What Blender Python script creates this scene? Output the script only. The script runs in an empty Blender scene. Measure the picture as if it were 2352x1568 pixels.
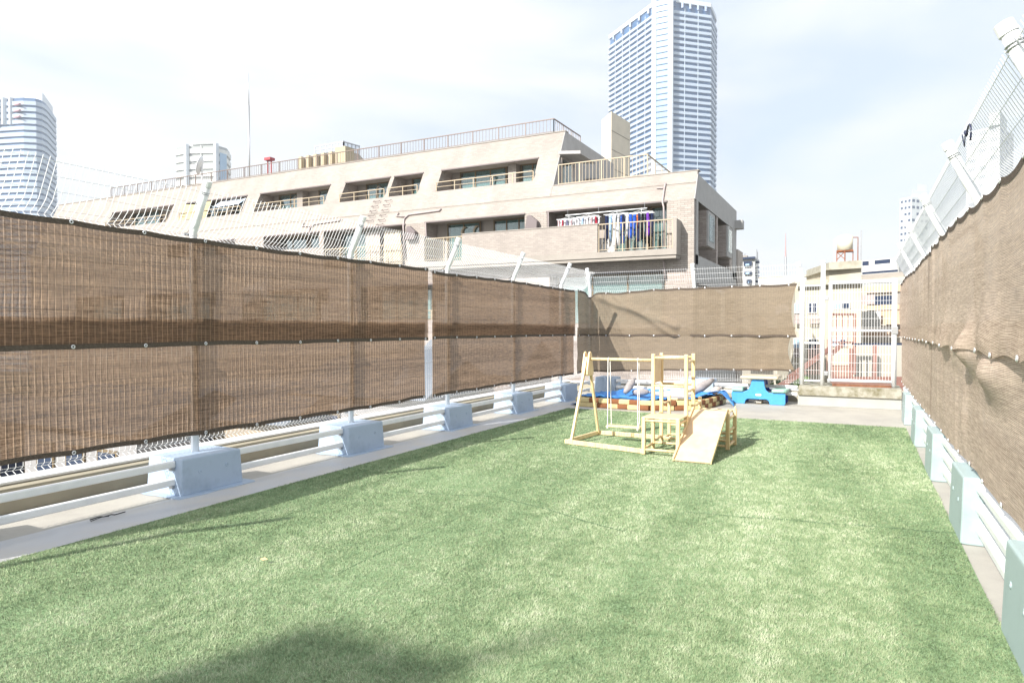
import bpy, math, random
import numpy as np
from mathutils import Vector, Matrix, noise as mnoise
random.seed(7); rng = np.random.default_rng(11)
SC = bpy.context.scene; COL = SC.collection
R = math.radians

# ------------------------------------------------------------------ camera
EYE = 1.5; FPX = 1540.0; YAW = math.atan(796/1540); PITCH = math.atan(29/1540)
cd = bpy.data.cameras.new('camera'); cam_ob = bpy.data.objects.new('camera', cd); COL.objects.link(cam_ob)
cam_ob.location = (0, 0, EYE); cam_ob.rotation_euler = (R(90) - PITCH, 0, YAW)
cd.sensor_width = 36; cd.lens = 36*FPX/2352; cd.clip_start = 0.05; cd.clip_end = 6000
SC.camera = cam_ob

# ------------------------------------------------------------------ light
SUN = Vector((-0.5, -1.4, 1.0)).normalized()      # towards the sun
EL = math.asin(SUN.z); AZ = math.atan2(SUN.x, SUN.y)
world = bpy.data.worlds.new('World'); SC.world = world; world.use_nodes = True
nt = world.node_tree; nt.nodes.clear()
def N(tree, t, **kw):
    n = tree.nodes.new(t)
    for k, v in kw.items():
        if k.startswith('i_'):
            n.inputs[k[2:].replace('_', ' ')].default_value = v
        elif k.startswith('n_'):
            n.inputs[int(k[2:])].default_value = v
        else: setattr(n, k, v)
    return n
L = nt.links.new
sky = N(nt, 'ShaderNodeTexSky', sky_type='NISHITA', sun_disc=False, sun_elevation=EL, sun_rotation=AZ, altitude=10, air_density=1.0, dust_density=1.6, ozone_density=1.5)
tc = N(nt, 'ShaderNodeTexCoord')
mp = N(nt, 'ShaderNodeMapping'); mp.inputs['Scale'].default_value = (1.3, 1.3, 4.5); mp.inputs['Rotation'].default_value = (R(10), R(-14), R(35))
L(tc.outputs['Generated'], mp.inputs['Vector'])
nz = N(nt, 'ShaderNodeTexNoise', i_Scale=1.5, i_Detail=5.0, i_Roughness=0.5, i_Distortion=0.5)
L(mp.outputs[0], nz.inputs['Vector'])
cr = N(nt, 'ShaderNodeValToRGB'); cr.color_ramp.elements[0].position = 0.34; cr.color_ramp.elements[0].color = (.05,)*3+(1,)
cr.color_ramp.elements[1].position = 0.58; cr.color_ramp.elements[1].color = (.96,)*3+(1,)
L(nz.outputs['Fac'], cr.inputs['Fac'])
mx = N(nt, 'ShaderNodeMix', data_type='RGBA'); L(cr.outputs['Color'], mx.inputs['Factor'])
SKYWHITE = (3.2, 3.3, 3.4, 1)
pale = N(nt, 'ShaderNodeMix', data_type='RGBA'); pale.inputs['Factor'].default_value = .80; pale.inputs['B'].default_value = (2.2, 2.48, 2.85, 1); L(sky.outputs[0], pale.inputs['A']); L(pale.outputs['Result'], mx.inputs['A']); mx.inputs['B'].default_value = SKYWHITE
bg = N(nt, 'ShaderNodeBackground', i_Strength=0.15); L(mx.outputs['Result'], bg.inputs['Color'])
wo = N(nt, 'ShaderNodeOutputWorld'); L(bg.outputs[0], wo.inputs['Surface'])
sd = bpy.data.lights.new('sun', 'SUN'); sd.energy = 3.6; sd.angle = R(0.5); sd.color = (1.0, 0.955, 0.89)
so = bpy.data.objects.new('sun', sd); COL.objects.link(so); so.location = (0, 0, 60)
so.rotation_euler = (-SUN).to_track_quat('-Z', 'Y').to_euler()
SC.view_settings.view_transform = 'Standard'; SC.view_settings.look = 'None'
SC.view_settings.exposure = 1.25; SC.view_settings.gamma = 1; SC.view_settings.use_curve_mapping = False

# ------------------------------------------------------------------ survey: a sight line of the photograph met with a real plane
cs, sn = math.cos(YAW), math.sin(YAW)
FW = Vector((-sn*math.cos(PITCH), cs*math.cos(PITCH), -math.sin(PITCH))); RT = Vector((cs, sn, 0)); UP = RT.cross(FW)
def ray(u, v): return FW + RT*((u-1176)/FPX) - UP*((v-784)/FPX)
def onX(u, v, x): r = ray(u, v); return Vector((0, 0, EYE)) + r*(x/r.x)
def onY(u, v, y): r = ray(u, v); return Vector((0, 0, EYE)) + r*(y/r.y)
def atd(u, d):    # ground-plan point d metres deep on the sight line u
    k = (u-1176)/FPX; return Vector((cs*k*d - sn*d, sn*k*d + cs*d, 0))
def hz(v, d): return EYE + (755-v)/FPX*d
def c3(x, y): return ((x/3.1357+1200)/1.08844, (y/3.1357+250)/1.08844)
def c2(x, y): return ((x/3.1357+600)/1.08844, (y/3.1357+250)/1.08844)
def c1(x, y): return ((x/3.1357)/1.08844, (y/3.1357+100)/1.08844)
def c5(x, y): return ((x/3.136+1800)/1.08844, (y/3.136+550)/1.08844)

# ------------------------------------------------------------------ materials
MATS = {}
def mat(name, col, rough=0.6, metal=0.0, spec=0.4, noise=None, bump=None, coord='Object'):
    """noise=(scale, colour2, low, high, detail), bump=(scale, strength, distance)"""
    m = bpy.data.materials.new(name); m.use_nodes = True; t = m.node_tree; b = t.nodes['Principled BSDF']
    b.inputs['Base Color'].default_value = (*col, 1); b.inputs['Roughness'].default_value = rough
    b.inputs['Metallic'].default_value = metal; b.inputs['Specular IOR Level'].default_value = spec
    tcn = N(t, 'ShaderNodeTexCoord')
    if noise:
        ns = N(t, 'ShaderNodeTexNoise', i_Scale=noise[0], i_Detail=noise[4] if len(noise) > 4 else 5.0, i_Roughness=0.6)
        t.links.new(tcn.outputs[coord], ns.inputs['Vector'])
        rp = N(t, 'ShaderNodeMapRange'); rp.inputs['From Min'].default_value = noise[2]; rp.inputs['From Max'].default_value = noise[3]
        t.links.new(ns.outputs['Fac'], rp.inputs['Value'])
        mi = N(t, 'ShaderNodeMix', data_type='RGBA'); mi.inputs['A'].default_value = (*col, 1); mi.inputs['B'].default_value = (*noise[1], 1)
        t.links.new(rp.outputs[0], mi.inputs['Factor']); t.links.new(mi.outputs['Result'], b.inputs['Base Color'])
    if bump:
        nb = N(t, 'ShaderNodeTexNoise', i_Scale=bump[0], i_Detail=4.0)
        t.links.new(tcn.outputs[coord], nb.inputs['Vector'])
        bp = N(t, 'ShaderNodeBump', i_Strength=bump[1], i_Distance=bump[2])
        t.links.new(nb.outputs['Fac'], bp.inputs['Height']); t.links.new(bp.outputs[0], b.inputs['Normal'])
    MATS[name] = m; return m

def tile_mat(name, c1_, c2_, mortar, bw, bh, msize=0.006, rough=0.55, bump=0.35, stain=None):
    m = mat(name, c1_, rough); t = m.node_tree; b = t.nodes['Principled BSDF']
    g = N(t, 'ShaderNodeNewGeometry'); sp = N(t, 'ShaderNodeSeparateXYZ'); t.links.new(g.outputs['Position'], sp.inputs[0])
    ad = N(t, 'ShaderNodeMath', operation='ADD'); t.links.new(sp.outputs[0], ad.inputs[0]); t.links.new(sp.outputs[1], ad.inputs[1])
    cb = N(t, 'ShaderNodeCombineXYZ'); t.links.new(ad.outputs[0], cb.inputs[0]); t.links.new(sp.outputs[2], cb.inputs[1])
    br = N(t, 'ShaderNodeTexBrick'); br.inputs['Scale'].default_value = 1.0
    br.inputs['Brick Width'].default_value = bw; br.inputs['Row Height'].default_value = bh; br.inputs['Mortar Size'].default_value = msize
    br.inputs['Mortar Smooth'].default_value = 0.2; br.inputs['Bias'].default_value = 0.0
    br.inputs['Color1'].default_value = (*c1_, 1); br.inputs['Color2'].default_value = (*c2_, 1); br.inputs['Mortar'].default_value = (*mortar, 1)
    t.links.new(cb.outputs[0], br.inputs['Vector'])
    ns = N(t, 'ShaderNodeTexNoise', i_Scale=1.0, i_Detail=6.0); mq = N(t, 'ShaderNodeMapping'); mq.inputs['Scale'].default_value = (1.1, 1.1, .22); t.links.new(g.outputs['Position'], mq.inputs[0]); t.links.new(mq.outputs[0], ns.inputs['Vector'])
    mr = N(t, 'ShaderNodeMapRange', n_1=0.3, n_2=0.7, n_3=0.86, n_4=1.07); t.links.new(ns.outputs['Fac'], mr.inputs['Value'])
    mi = N(t, 'ShaderNodeVectorMath', operation='SCALE'); t.links.new(br.outputs['Color'], mi.inputs[0]); t.links.new(mr.outputs[0], mi.inputs['Scale'])
    t.links.new(mi.outputs[0], b.inputs['Base Color'])
    bp = N(t, 'ShaderNodeBump', i_Strength=bump, i_Distance=0.004, invert=True); t.links.new(br.outputs['Fac'], bp.inputs['Height']); t.links.new(bp.outputs[0], b.inputs['Normal'])
    return m

white = mat('white_powder_coat', (.80, .81, .81), .38, 0, .5, (6, (.70, .72, .73), .45, .75))
wire_m = mat('white_wire', (.82, .83, .84), .4)
floor_m = mat('painted_roof', (.47, .49, .52), .55, 0, .35, (1.6, (.52, .50, .46), .40, .66, 7), (40, .25, .004))
deck_m = mat('worn_roof', (.42, .40, .355), .6, 0, .3, (2.2, (.345, .325, .295), .42, .70, 8), (30, .3, .005))
para_m = mat('parapet_plaster', (.40, .365, .28), .8, 0, .2, (1.4, (.30, .275, .21), .38, .70, 8), (22, .3, .004))
blk_m = mat('blue_grey_paint', (.37, .46, .58), .5, 0, .4, (5, (.27, .345, .44), .50, .80, 9), (14, .35, .004))
blkR_m = mat('pale_green_paint', (.34, .43, .43), .5, 0, .4, (5, (.26, .335, .33), .50, .80, 9), (14, .3, .004))
conc_m = mat('stained_concrete', (.36, .345, .29), .85, 0, .2, (7, (.17, .155, .095), .40, .66, 9), (30, .5, .006))
kerb_m = mat('grey_painted_concrete', (.40, .405, .38), .7, 0, .2, (2.5, (.35, .355, .33), .4, .7), (35, .25, .004))
hem_m = mat('dark_hem', (.085, .068, .055), .9, 0, .1, (60, (.14, .112, .09), .4, .7))
ring_m = mat('eyelet_metal', (.75, .76, .78), .3, .6)
steel_m = mat('galvanised_steel', (.45, .46, .47), .4, .7)
dark_m = mat('dark_rubber', (.02, .02, .022), .6)
navy_m = mat('navy_plastic', (.02, .025, .06), .4)
pine_m = mat('varnished_pine', (.78, .60, .34), .42, 0, .4)
t = pine_m.node_tree; b_ = t.nodes['Principled BSDF']
tcn = N(t, 'ShaderNodeTexCoord'); mpn = N(t, 'ShaderNodeMapping'); mpn.inputs['Scale'].default_value = (30, 30, 2.5)
t.links.new(tcn.outputs['Object'], mpn.inputs[0])
ns = N(t, 'ShaderNodeTexNoise', i_Scale=1.6, i_Detail=5.0, i_Distortion=1.2); t.links.new(mpn.outputs[0], ns.inputs['Vector'])
rp = N(t, 'ShaderNodeValToRGB'); rp.color_ramp.elements[0].position = .35; rp.color_ramp.elements[0].color = (.66, .48, .25, 1); rp.color_ramp.elements[1].position = .6; rp.color_ramp.elements[1].color = (.80, .63, .38, 1)
t.links.new(ns.outputs['Fac'], rp.inputs[0]); t.links.new(rp.outputs[0], b_.inputs['Base Color'])
ply_m = mat('pine_plywood', (.74, .56, .36), .45, 0, .4, (9, (.66, .48, .29), .40, .68, 7))
rope_m = mat('white_rope', (.78, .77, .74), .8)
blue_m = mat('sky_blue_plastic', (.07, .32, .66), .4, 0, .4, (18, (.06, .28, .60), .4, .7))
dblue_m = mat('deep_blue_plastic', (.012, .055, .38), .4)
mint_m = mat('mint_plastic', (.30, .50, .415), .4)
cream_m = mat('cream_plastic', (.55, .47, .35), .4, 0, .4, (12, (.49, .42, .31), .4, .7))
badge_m = mat('badge_plastic', (.80, .80, .74), .4)
brC_m = mat('cream_brick', (.60, .50, .27), .7, 0, .2, (10, (.50, .41, .21), .4, .75), (50, .2, .003))
brB_m = mat('brown_brick', (.24, .10, .045), .7, 0, .2, (10, (.18, .075, .035), .4, .75), (50, .2, .003))
sheet_m = mat('blue_sheet', (.05, .21, .58), .45, 0, .4, (9, (.09, .33, .70), .4, .75), (35, .25, .004))
bag_m = mat('grey_sack_cloth', (.36, .33, .32), .9, 0, .1, (12, (.24, .22, .215), .40, .72, 7), (60, .4, .004))
bagp_m = mat('pale_sack_cloth', (.48, .43, .39), .9, 0, .1, (12, (.40, .36, .33), .4, .7), (60, .4, .004))
# the apartment house
tileP = tile_mat('pink_beige_tile', (.375, .33, .292), (.31, .272, .242), (.27, .24, .218), .20, .068)
tileB = tile_mat('banded_brick_tile', (.42, .375, .335), (.33, .285, .25), (.22, .195, .175), .26, .075, .009)
tileD = tile_mat('dark_brick_tile', (.42, .36, .32), (.31, .26, .235), (.28, .245, .22), .26, .075, .009)
grey_m = mat('textured_render', (.42, .41, .40), .8, 0, .2, (3, (.37, .36, .35), .4, .7), (18, .5, .01))
slab_m = mat('beige_concrete', (.345, .315, .28), .7, 0, .2, (2, (.30, .27, .24), .4, .7))
bronze_m = mat('gold_bronze_rail', (.46, .38, .27), .45, .1)
brown_rail = mat('brown_steel_rail', (.22, .17, .15), .5, .2)
frame_m = mat('bronze_frame', (.20, .15, .09), .5, .1)
pipe_m = mat('mauve_grey_pipe', (.40, .34, .33), .5)
curt_m = mat('pale_curtain', (.74, .78, .75), .9, 0, .1, (30, (.58, .66, .65), .35, .7, 2))
curtT_m = mat('teal_curtain', (.50, .66, .63), .9, 0, .1, (30, (.36, .52, .51), .35, .7, 2))
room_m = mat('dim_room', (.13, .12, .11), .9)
wall_in = mat('recess_render', (.42, .375, .34), .8, 0, .2, (3, (.37, .33, .30), .4, .7))
hood_m = mat('dark_hood', (.17, .14, .14), .5)
def glass_mat(name, tint, refl=.3, rough=.03):
    m = bpy.data.materials.new(name); m.use_nodes = True; t = m.node_tree; t.nodes.clear()
    o = N(t, 'ShaderNodeOutputMaterial'); ms = N(t, 'ShaderNodeMixShader'); tr = N(t, 'ShaderNodeBsdfTransparent', i_Color=(*tint, 1)); gl = N(t, 'ShaderNodeBsdfGlossy', i_Roughness=rough)
    lw = N(t, 'ShaderNodeLayerWeight', i_Blend=.35); mr = N(t, 'ShaderNodeMapRange', n_3=refl*.4, n_4=min(1, refl*2.2)); t.links.new(lw.outputs['Fresnel'], mr.inputs['Value'])
    t.links.new(mr.outputs[0], ms.inputs[0]); t.links.new(tr.outputs[0], ms.inputs[1]); t.links.new(gl.outputs[0], ms.inputs[2]); t.links.new(ms.outputs[0], o.inputs[0]); return m
glass = glass_mat('window_glass', (.72, .80, .80))

def tarp_mat(name, colA, colB, opaq, transl, rib=.10, wire_show=0.0, slub=.40):
    m = bpy.data.materials.new(name); m.use_nodes = True; t = m.node_tree; t.nodes.clear(); l = t.links.new
    o = N(t, 'ShaderNodeOutputMaterial'); uv = N(t, 'ShaderNodeUVMap', uv_map='UVMap'); sp = N(t, 'ShaderNodeSeparateXYZ'); l(uv.outputs[0], sp.inputs[0])
    cbx = N(t, 'ShaderNodeCombineXYZ')
    s1 = N(t, 'ShaderNodeMath', operation='MULTIPLY', n_1=5.0); l(sp.outputs[0], s1.inputs[0]); s2 = N(t, 'ShaderNodeMath', operation='MULTIPLY', n_1=115.0); l(sp.outputs[1], s2.inputs[0])
    l(s1.outputs[0], cbx.inputs[0]); l(s2.outputs[0], cbx.inputs[1])
    n1 = N(t, 'ShaderNodeTexNoise', i_Scale=1.0, i_Detail=3.0, i_Roughness=.65); l(cbx.outputs[0], n1.inputs['Vector'])       # rows of the weave
    cb2 = N(t, 'ShaderNodeCombineXYZ'); s3 = N(t, 'ShaderNodeMath', operation='MULTIPLY', n_1=.35); l(sp.outputs[0], s3.inputs[0]); s4 = N(t, 'ShaderNodeMath', operation='MULTIPLY', n_1=9.0); l(sp.outputs[1], s4.inputs[0])
    l(s3.outputs[0], cb2.inputs[0]); l(s4.outputs[0], cb2.inputs[1])
    n2 = N(t, 'ShaderNodeTexNoise', i_Scale=1.0, i_Detail=4.0, i_Roughness=.55); l(cb2.outputs[0], n2.inputs['Vector'])      # slow bands
    cb3 = N(t, 'ShaderNodeCombineXYZ'); s5 = N(t, 'ShaderNodeMath', operation='MULTIPLY', n_1=70.0); l(sp.outputs[0], s5.inputs[0]); s6 = N(t, 'ShaderNodeMath', operation='MULTIPLY', n_1=16.0); l(sp.outputs[1], s6.inputs[0])
    l(s5.outputs[0], cb3.inputs[0]); l(s6.outputs[0], cb3.inputs[1])
    n3 = N(t, 'ShaderNodeTexNoise', i_Scale=1.0, i_Detail=2.0); l(cb3.outputs[0], n3.inputs['Vector'])                       # slubs
    wv = N(t, 'ShaderNodeMath', operation='MULTIPLY', n_1=2*math.pi/.0092); l(sp.outputs[1], wv.inputs[0])
    si = N(t, 'ShaderNodeMath', operation='SINE'); l(wv.outputs[0], si.inputs[0])
    a = N(t, 'ShaderNodeMath', operation='MULTIPLY_ADD', n_1=.55, n_2=0.06); l(n1.outputs['Fac'], a.inputs[0])
    b = N(t, 'ShaderNodeMath', operation='MULTIPLY_ADD', n_1=.23); l(n2.outputs['Fac'], b.inputs[0]); l(a.outputs[0], b.inputs[2])
    c = N(t, 'ShaderNodeMath', operation='MULTIPLY_ADD', n_1=slub); l(n3.outputs['Fac'], c.inputs[0]); l(b.outputs[0], c.inputs[2])
    d = N(t, 'ShaderNodeMath', operation='MULTIPLY_ADD', n_1=rib); l(si.outputs[0], d.inputs[0]); l(c.outputs[0], d.inputs[2])
    wp = N(t, 'ShaderNodeMath', operation='MULTIPLY', n_1=1/.05); l(sp.outputs[0], wp.inputs[0]); wf = N(t, 'ShaderNodeMath', operation='FRACT'); l(wp.outputs[0], wf.inputs[0])  # pale lines put into the colour for lit fence wires showing through the net
    wg = N(t, 'ShaderNodeMath', operation='LESS_THAN', n_1=.13); l(wf.outputs[0], wg.inputs[0]); wm = N(t, 'ShaderNodeMath', operation='MULTIPLY'); l(wg.outputs[0], wm.inputs[0]); l(n2.outputs['Fac'], wm.inputs[1])
    wa = N(t, 'ShaderNodeMath', operation='MULTIPLY_ADD', n_1=wire_show); l(wm.outputs[0], wa.inputs[0]); l(d.outputs[0], wa.inputs[2]); d = wa
    mr = N(t, 'ShaderNodeMapRange', n_1=.65-.28*(slub+.5), n_2=.62+.30*(slub+.5)); l(d.outputs[0], mr.inputs['Value'])
    mi = N(t, 'ShaderNodeMix', data_type='RGBA'); mi.inputs['A'].default_value = (*colA, 1); mi.inputs['B'].default_value = (*colB, 1); l(mr.outputs[0], mi.inputs['Factor'])
    # pale dusty marks
    n4 = N(t, 'ShaderNodeTexNoise', i_Scale=1.7, i_Detail=6.0, i_Roughness=.7); l(uv.outputs[0], n4.inputs['Vector'])
    m4 = N(t, 'ShaderNodeMapRange', n_1=.60, n_2=.80, n_3=0, n_4=.40); l(n4.outputs['Fac'], m4.inputs['Value'])
    mi2 = N(t, 'ShaderNodeMix', data_type='RGBA'); l(mi.outputs['Result'], mi2.inputs['A']); mi2.inputs['B'].default_value = (.42, .36, .33, 1); l(m4.outputs[0], mi2.inputs['Factor'])
    bp = N(t, 'ShaderNodeBump', i_Strength=.5, i_Distance=.004); l(d.outputs[0], bp.inputs['Height'])
    df = N(t, 'ShaderNodeBsdfDiffuse'); l(mi2.outputs['Result'], df.inputs[0]); l(bp.outputs[0], df.inputs['Normal'])
    tl = N(t, 'ShaderNodeBsdfTranslucent'); l(mi2.outputs['Result'], tl.inputs[0])
    m1 = N(t, 'ShaderNodeMixShader', n_0=transl); l(df.outputs[0], m1.inputs[1]); l(tl.outputs[0], m1.inputs[2])
    tr = N(t, 'ShaderNodeBsdfTransparent')
    op = N(t, 'ShaderNodeMapRange', n_1=.3, n_2=.8, n_3=opaq-.08, n_4=opaq+.08); l(n1.outputs['Fac'], op.inputs['Value'])
    m2 = N(t, 'ShaderNodeMixShader'); l(op.outputs[0], m2.inputs[0]); l(tr.outputs[0], m2.inputs[1]); l(m1.outputs[0], m2.inputs[2]); l(m2.outputs[0], o.inputs[0])
    return m
tarpL_m = tarp_mat('brown_shade_net', (.10, .066, .044), (.60, .425, .295), .935, .66, .10, .45, .20)
tarpB_m = tarp_mat('tan_shade_net', (.20, .16, .115), (.40, .325, .24), .955, .25, .08, .15, .22)
tarpR_m = tarp_mat('ribbed_shade_net', (.32, .248, .195), (.88, .73, .59), .975, .2, .12, 0, .22)

# ------------------------------------------------------------------ mesh builder
ROOT = {}
class MB:
    def __init__(s): s.v = []; s.f = []; s.uv = None
    def add(s, vs, fs):
        n = len(s.v); s.v += [tuple(p) for p in vs]; s.f += [tuple(i+n for i in f) for f in fs]; return s
    def hexa(s, a, b):      # two matching quads (lists of 4 points)
        return s.add(list(a)+list(b), [(3,2,1,0),(4,5,6,7),(0,1,5,4),(1,2,6,5),(2,3,7,6),(3,0,4,7)])
    def box(s, x0, x1, y0, y1, z0, z1):
        x0, x1 = sorted((x0, x1)); y0, y1 = sorted((y0, y1)); z0, z1 = sorted((z0, z1))
        return s.hexa([(x0,y0,z0),(x1,y0,z0),(x1,y1,z0),(x0,y1,z0)], [(x0,y0,z1),(x1,y0,z1),(x1,y1,z1),(x0,y1,z1)])
    def beam(s, p, q, w, h, up=(0,0,1)):
        p = Vector(p); q = Vector(q); d = (q-p).normalized(); up = Vector(up)
        if abs(d.dot(up)) > .98: up = Vector((0,1,0))
        x = d.cross(up).normalized(); y = x.cross(d)
        o = [x*(-w/2)-y*(h/2), x*(w/2)-y*(h/2), x*(w/2)+y*(h/2), x*(-w/2)+y*(h/2)]
        return s.hexa([p+k for k in o], [q+k for k in o])
    def tube(s, pts, r, n=8, cap=True):
        pts = [Vector(p) for p in pts]; rs = r if isinstance(r, (list, tuple)) else [r]*len(pts)
        base = len(s.v); ref = Vector((0,0,1)); d0 = (pts[1]-pts[0]).normalized()
        if abs(d0.z) > .9: ref = Vector((1,0,0))
        for i, p in enumerate(pts):
            if i == 0: d = pts[1]-p
            elif i == len(pts)-1: d = p-pts[i-1]
            else: d = (pts[i+1]-p).normalized()+(p-pts[i-1]).normalized()
            d.normalize(); x = d.cross(ref).normalized(); y = x.cross(d)
            for k in range(n):
                a = 2*math.pi*(k+.5)/n; s.v.append(tuple(p+x*(math.cos(a)*rs[i])+y*(math.sin(a)*rs[i])))
        for i in range(len(pts)-1):
            for k in range(n):
                a, b = base+i*n+k, base+i*n+(k+1)%n; s.f.append((a, b, b+n, a+n))
        if cap: s.f.append(tuple(base+k for k in range(n))[::-1]); s.f.append(tuple(base+(len(pts)-1)*n+k for k in range(n)))
        return s
    def prism(s, poly, z0, z1, frame=None):   # poly of (a,b), extruded along third axis; frame maps (a,b,c)->world
        fr = frame or (lambda a, b, c: (a, b, c)); n = len(poly)
        vs = [fr(a, b, z0) for a, b in poly]+[fr(a, b, z1) for a, b in poly]
        return s.add(vs, [tuple(range(n))[::-1], tuple(range(n, 2*n))]+[(i, (i+1)%n, n+(i+1)%n, n+i) for i in range(n)])
    def ring(s, c, nrm, R_, r, n=14, m=6):
        c = Vector(c); nrm = Vector(nrm).normalized(); x = nrm.orthogonal().normalized(); y = nrm.cross(x); base = len(s.v)
        for i in range(n):
            a = 2*math.pi*i/n; e = x*math.cos(a)+y*math.sin(a)
            for j in range(m):
                q = 2*math.pi*j/m; s.v.append(tuple(c+e*(R_+r*math.cos(q))+nrm*(r*math.sin(q))))
        for i in range(n):
            for j in range(m):
                s.f.append((base+i*m+j, base+((i+1)%n)*m+j, base+((i+1)%n)*m+(j+1)%m, base+i*m+(j+1)%m))
        return s
    def build(s, name, m, parent=None, smooth=False, bevel=0, label=None, kind=None, seg=2):
        me = bpy.data.meshes.new(name)
        if parent is not None: off = Vector(ROOT[parent.name])
        else:
            xs = [p[0] for p in s.v]; ys = [p[1] for p in s.v]; off = Vector(((min(xs)+max(xs))/2, (min(ys)+max(ys))/2, min(p[2] for p in s.v)))
        me.from_pydata([(p[0]-off.x, p[1]-off.y, p[2]-off.z) for p in s.v], [], s.f)
        if s.uv is not None:
            ul = me.uv_layers.new(name='UVMap'); vi = np.empty(len(me.loops), dtype=np.int32); me.loops.foreach_get('vertex_index', vi)
            ul.data.foreach_set('uv', np.array(s.uv, dtype=np.float32)[vi].ravel())
        me.materials.append(m); o = bpy.data.objects.new(name, me); COL.objects.link(o)
        if smooth: me.polygons.foreach_set('use_smooth', [True]*len(me.polygons))
        if parent is not None: o.parent = parent
        else: o.location = off
        ROOT[o.name] = tuple(off)
        if bevel:
            bv = o.modifiers.new('bevel', 'BEVEL'); bv.width = bevel; bv.segments = seg; bv.limit_method = 'ANGLE'
        if label: o['label'] = label
        if kind: o['kind'] = kind
        return o
def tag(o, label, cat, group=None, kind=None):
    o['label'] = label; o['category'] = cat
    if group: o['group'] = group
    if kind: o['kind'] = kind
    return o
def thing(name, loc, label, cat, group=None):
    o = bpy.data.objects.new(name, None); COL.objects.link(o); o.location = loc; o.empty_display_size = .2; ROOT[o.name] = tuple(loc)
    return tag(o, label, cat, group)
def struct(o, label=None):
    o['kind'] = 'structure'
    if label: o['label'] = label
    return o
def copy_tree(o, parent=None, loc=None):
    c = o.copy(); COL.objects.link(c)
    if parent is not None: c.parent = parent
    if loc is not None: c.location = loc
    for ch in list(o.children): copy_tree(ch, c)
    return c

# ================================================================== SETTING
XL, XR, YB = -5.60, 0.78, 14.62
m = MB(); n = 60; ext = 3000
m.add([(-ext,-ext,-22),(ext,-ext,-22),(ext,ext,-22),(-ext,ext,-22)], [(0,1,2,3)])
struct(m.build('city_ground', mat('city_ground', (.20,.20,.19), .9, 0, .2, (.05, (.13,.15,.12), .4, .6))))
# our own building, its top is the roof deck
own = MB().box(-6.5, 1.6, -5, 15.3, -22, 0); struct(own.build('roof_deck', deck_m))
pf = MB().box(-5.36, -4.4, -4.9, 13.4, 0.0, .004); struct(pf.build('painted_floor_strip', floor_m))
# joint lines in the paint along the left strip
# low parapet walls
para = thing('parapet_wall', (-6.25, 5, 0), 'low tan parapet wall with pale cap behind the white rails along the left edge', 'wall')
MB().box(-6.46, -6.12, -5, 15.28, 0, .205).build('wall', para_m, para, bevel=.008)
MB().box(-6.50, -6.24, -5, 15.30, .209, .238).build('coping', white, para, bevel=.012)
para = thing('parapet_wall', (-2.5, 15.1, 0), 'low tan parapet wall running behind the sandbox and the far rails', 'wall')
MB().box(-6.10, -1.08, 14.98, 15.27, 0, .205).build('wall', para_m, para, bevel=.008)
MB().box(-6.22, -1.06, 15.10, 15.32, .209, .238).build('coping', white, para, bevel=.012)
para = thing('parapet_wall', (1.4, 5, 0), 'low parapet wall behind the right hand rails and tall pale footings', 'wall')
MB().box(1.26, 1.55, -5, 15.28, 0, .205).build('wall', para_m, para, bevel=.008)
MB().box(1.36, 1.60, -5, 15.30, .209, .30).build('coping', white, para, bevel=.012)

# ------------------------------------------------------------------ turf
TX0, TX1, TY0, TY1 = -4.86, .655, -1.5, 11.66
m = MB(); nx, ny = 28, 66
for j in range(ny+1):
    for i in range(nx+1):
        x = TX0+.01+(TX1-TX0-.02)*i/nx; y = TY0+(TY1-TY0-.01)*j/ny
        m.v.append((x, y, .012+.004*mnoise.noise((x*1.3, y*.8, 0))))
for j in range(ny):
    for i in range(nx): a = j*(nx+1)+i; m.f.append((a, a+1, a+nx+2, a+nx+1))
struct(m.build('artificial_turf_backing', mat('turf_backing', (.24,.34,.19), .95, 0, .1, (60, (.16,.25,.125), .4, .6)), smooth=True))
K = 950000
d = rng.random(K*3); 
px = TX0+(TX1-TX0)*rng.random(K*3); py = .9+(TY1-.9)*rng.random(K*3)
dist = np.sqrt(px**2+py**2+2.2); keep = rng.random(K*3) < np.minimum(1, (3.0/dist)**1.9)
# keep what the lens could see, with a wide margin
dep = -sn*px+cs*py; lat = cs*px+sn*py
keep &= (dep > 1.2) & (np.abs(lat) < dep*.98+.6)
edge = .02*np.sin(py*2.1)+.012*np.sin(py*7.3+1)
keep &= (px > TX0+.02+edge*.5) & (px < TX1-.01+edge*.3)
SEAMS = []
def seam(ax, ay, bx, by, w, p):
    global keep
    SEAMS.append((ax, ay, bx, by, w*.5))
    L2 = (bx-ax)**2+(by-ay)**2; tt = np.clip(((px-ax)*(bx-ax)+(py-ay)*(by-ay))/L2, 0, 1)
    wob = .012*np.sin(px*9+py*5); l_ = math.sqrt(L2); wx, wy = (by-ay)/l_*wob, -(bx-ax)/l_*wob
    dd = np.hypot(px-ax-tt*(bx-ax)-wx, py-ay-tt*(by-ay)-wy)
    keep &= ~((dd < w) & (rng.random(len(px)) < p))
seam(-2.80, 5.2, -1.52, 4.72, .014, .85); seam(-1.25, 5.44, .66, 5.80, .013, .85); seam(-3.75, 4.9, -2.8, 5.2, .012, .7)
seam(-2.80, 3.0, -2.78, 4.9, .008, .5); seam(-3.45, 1.5, -2.95, 2.35, .008, .5); seam(-2.79, 8.2, -4.0, 8.0, .01, .5)
px = px[keep][:K]; py = py[keep][:K]; dist = dist[keep][:K]; K = len(px)
seam_m = mat('turf_seam_shadow', (.11,.17,.09), .95)
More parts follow.
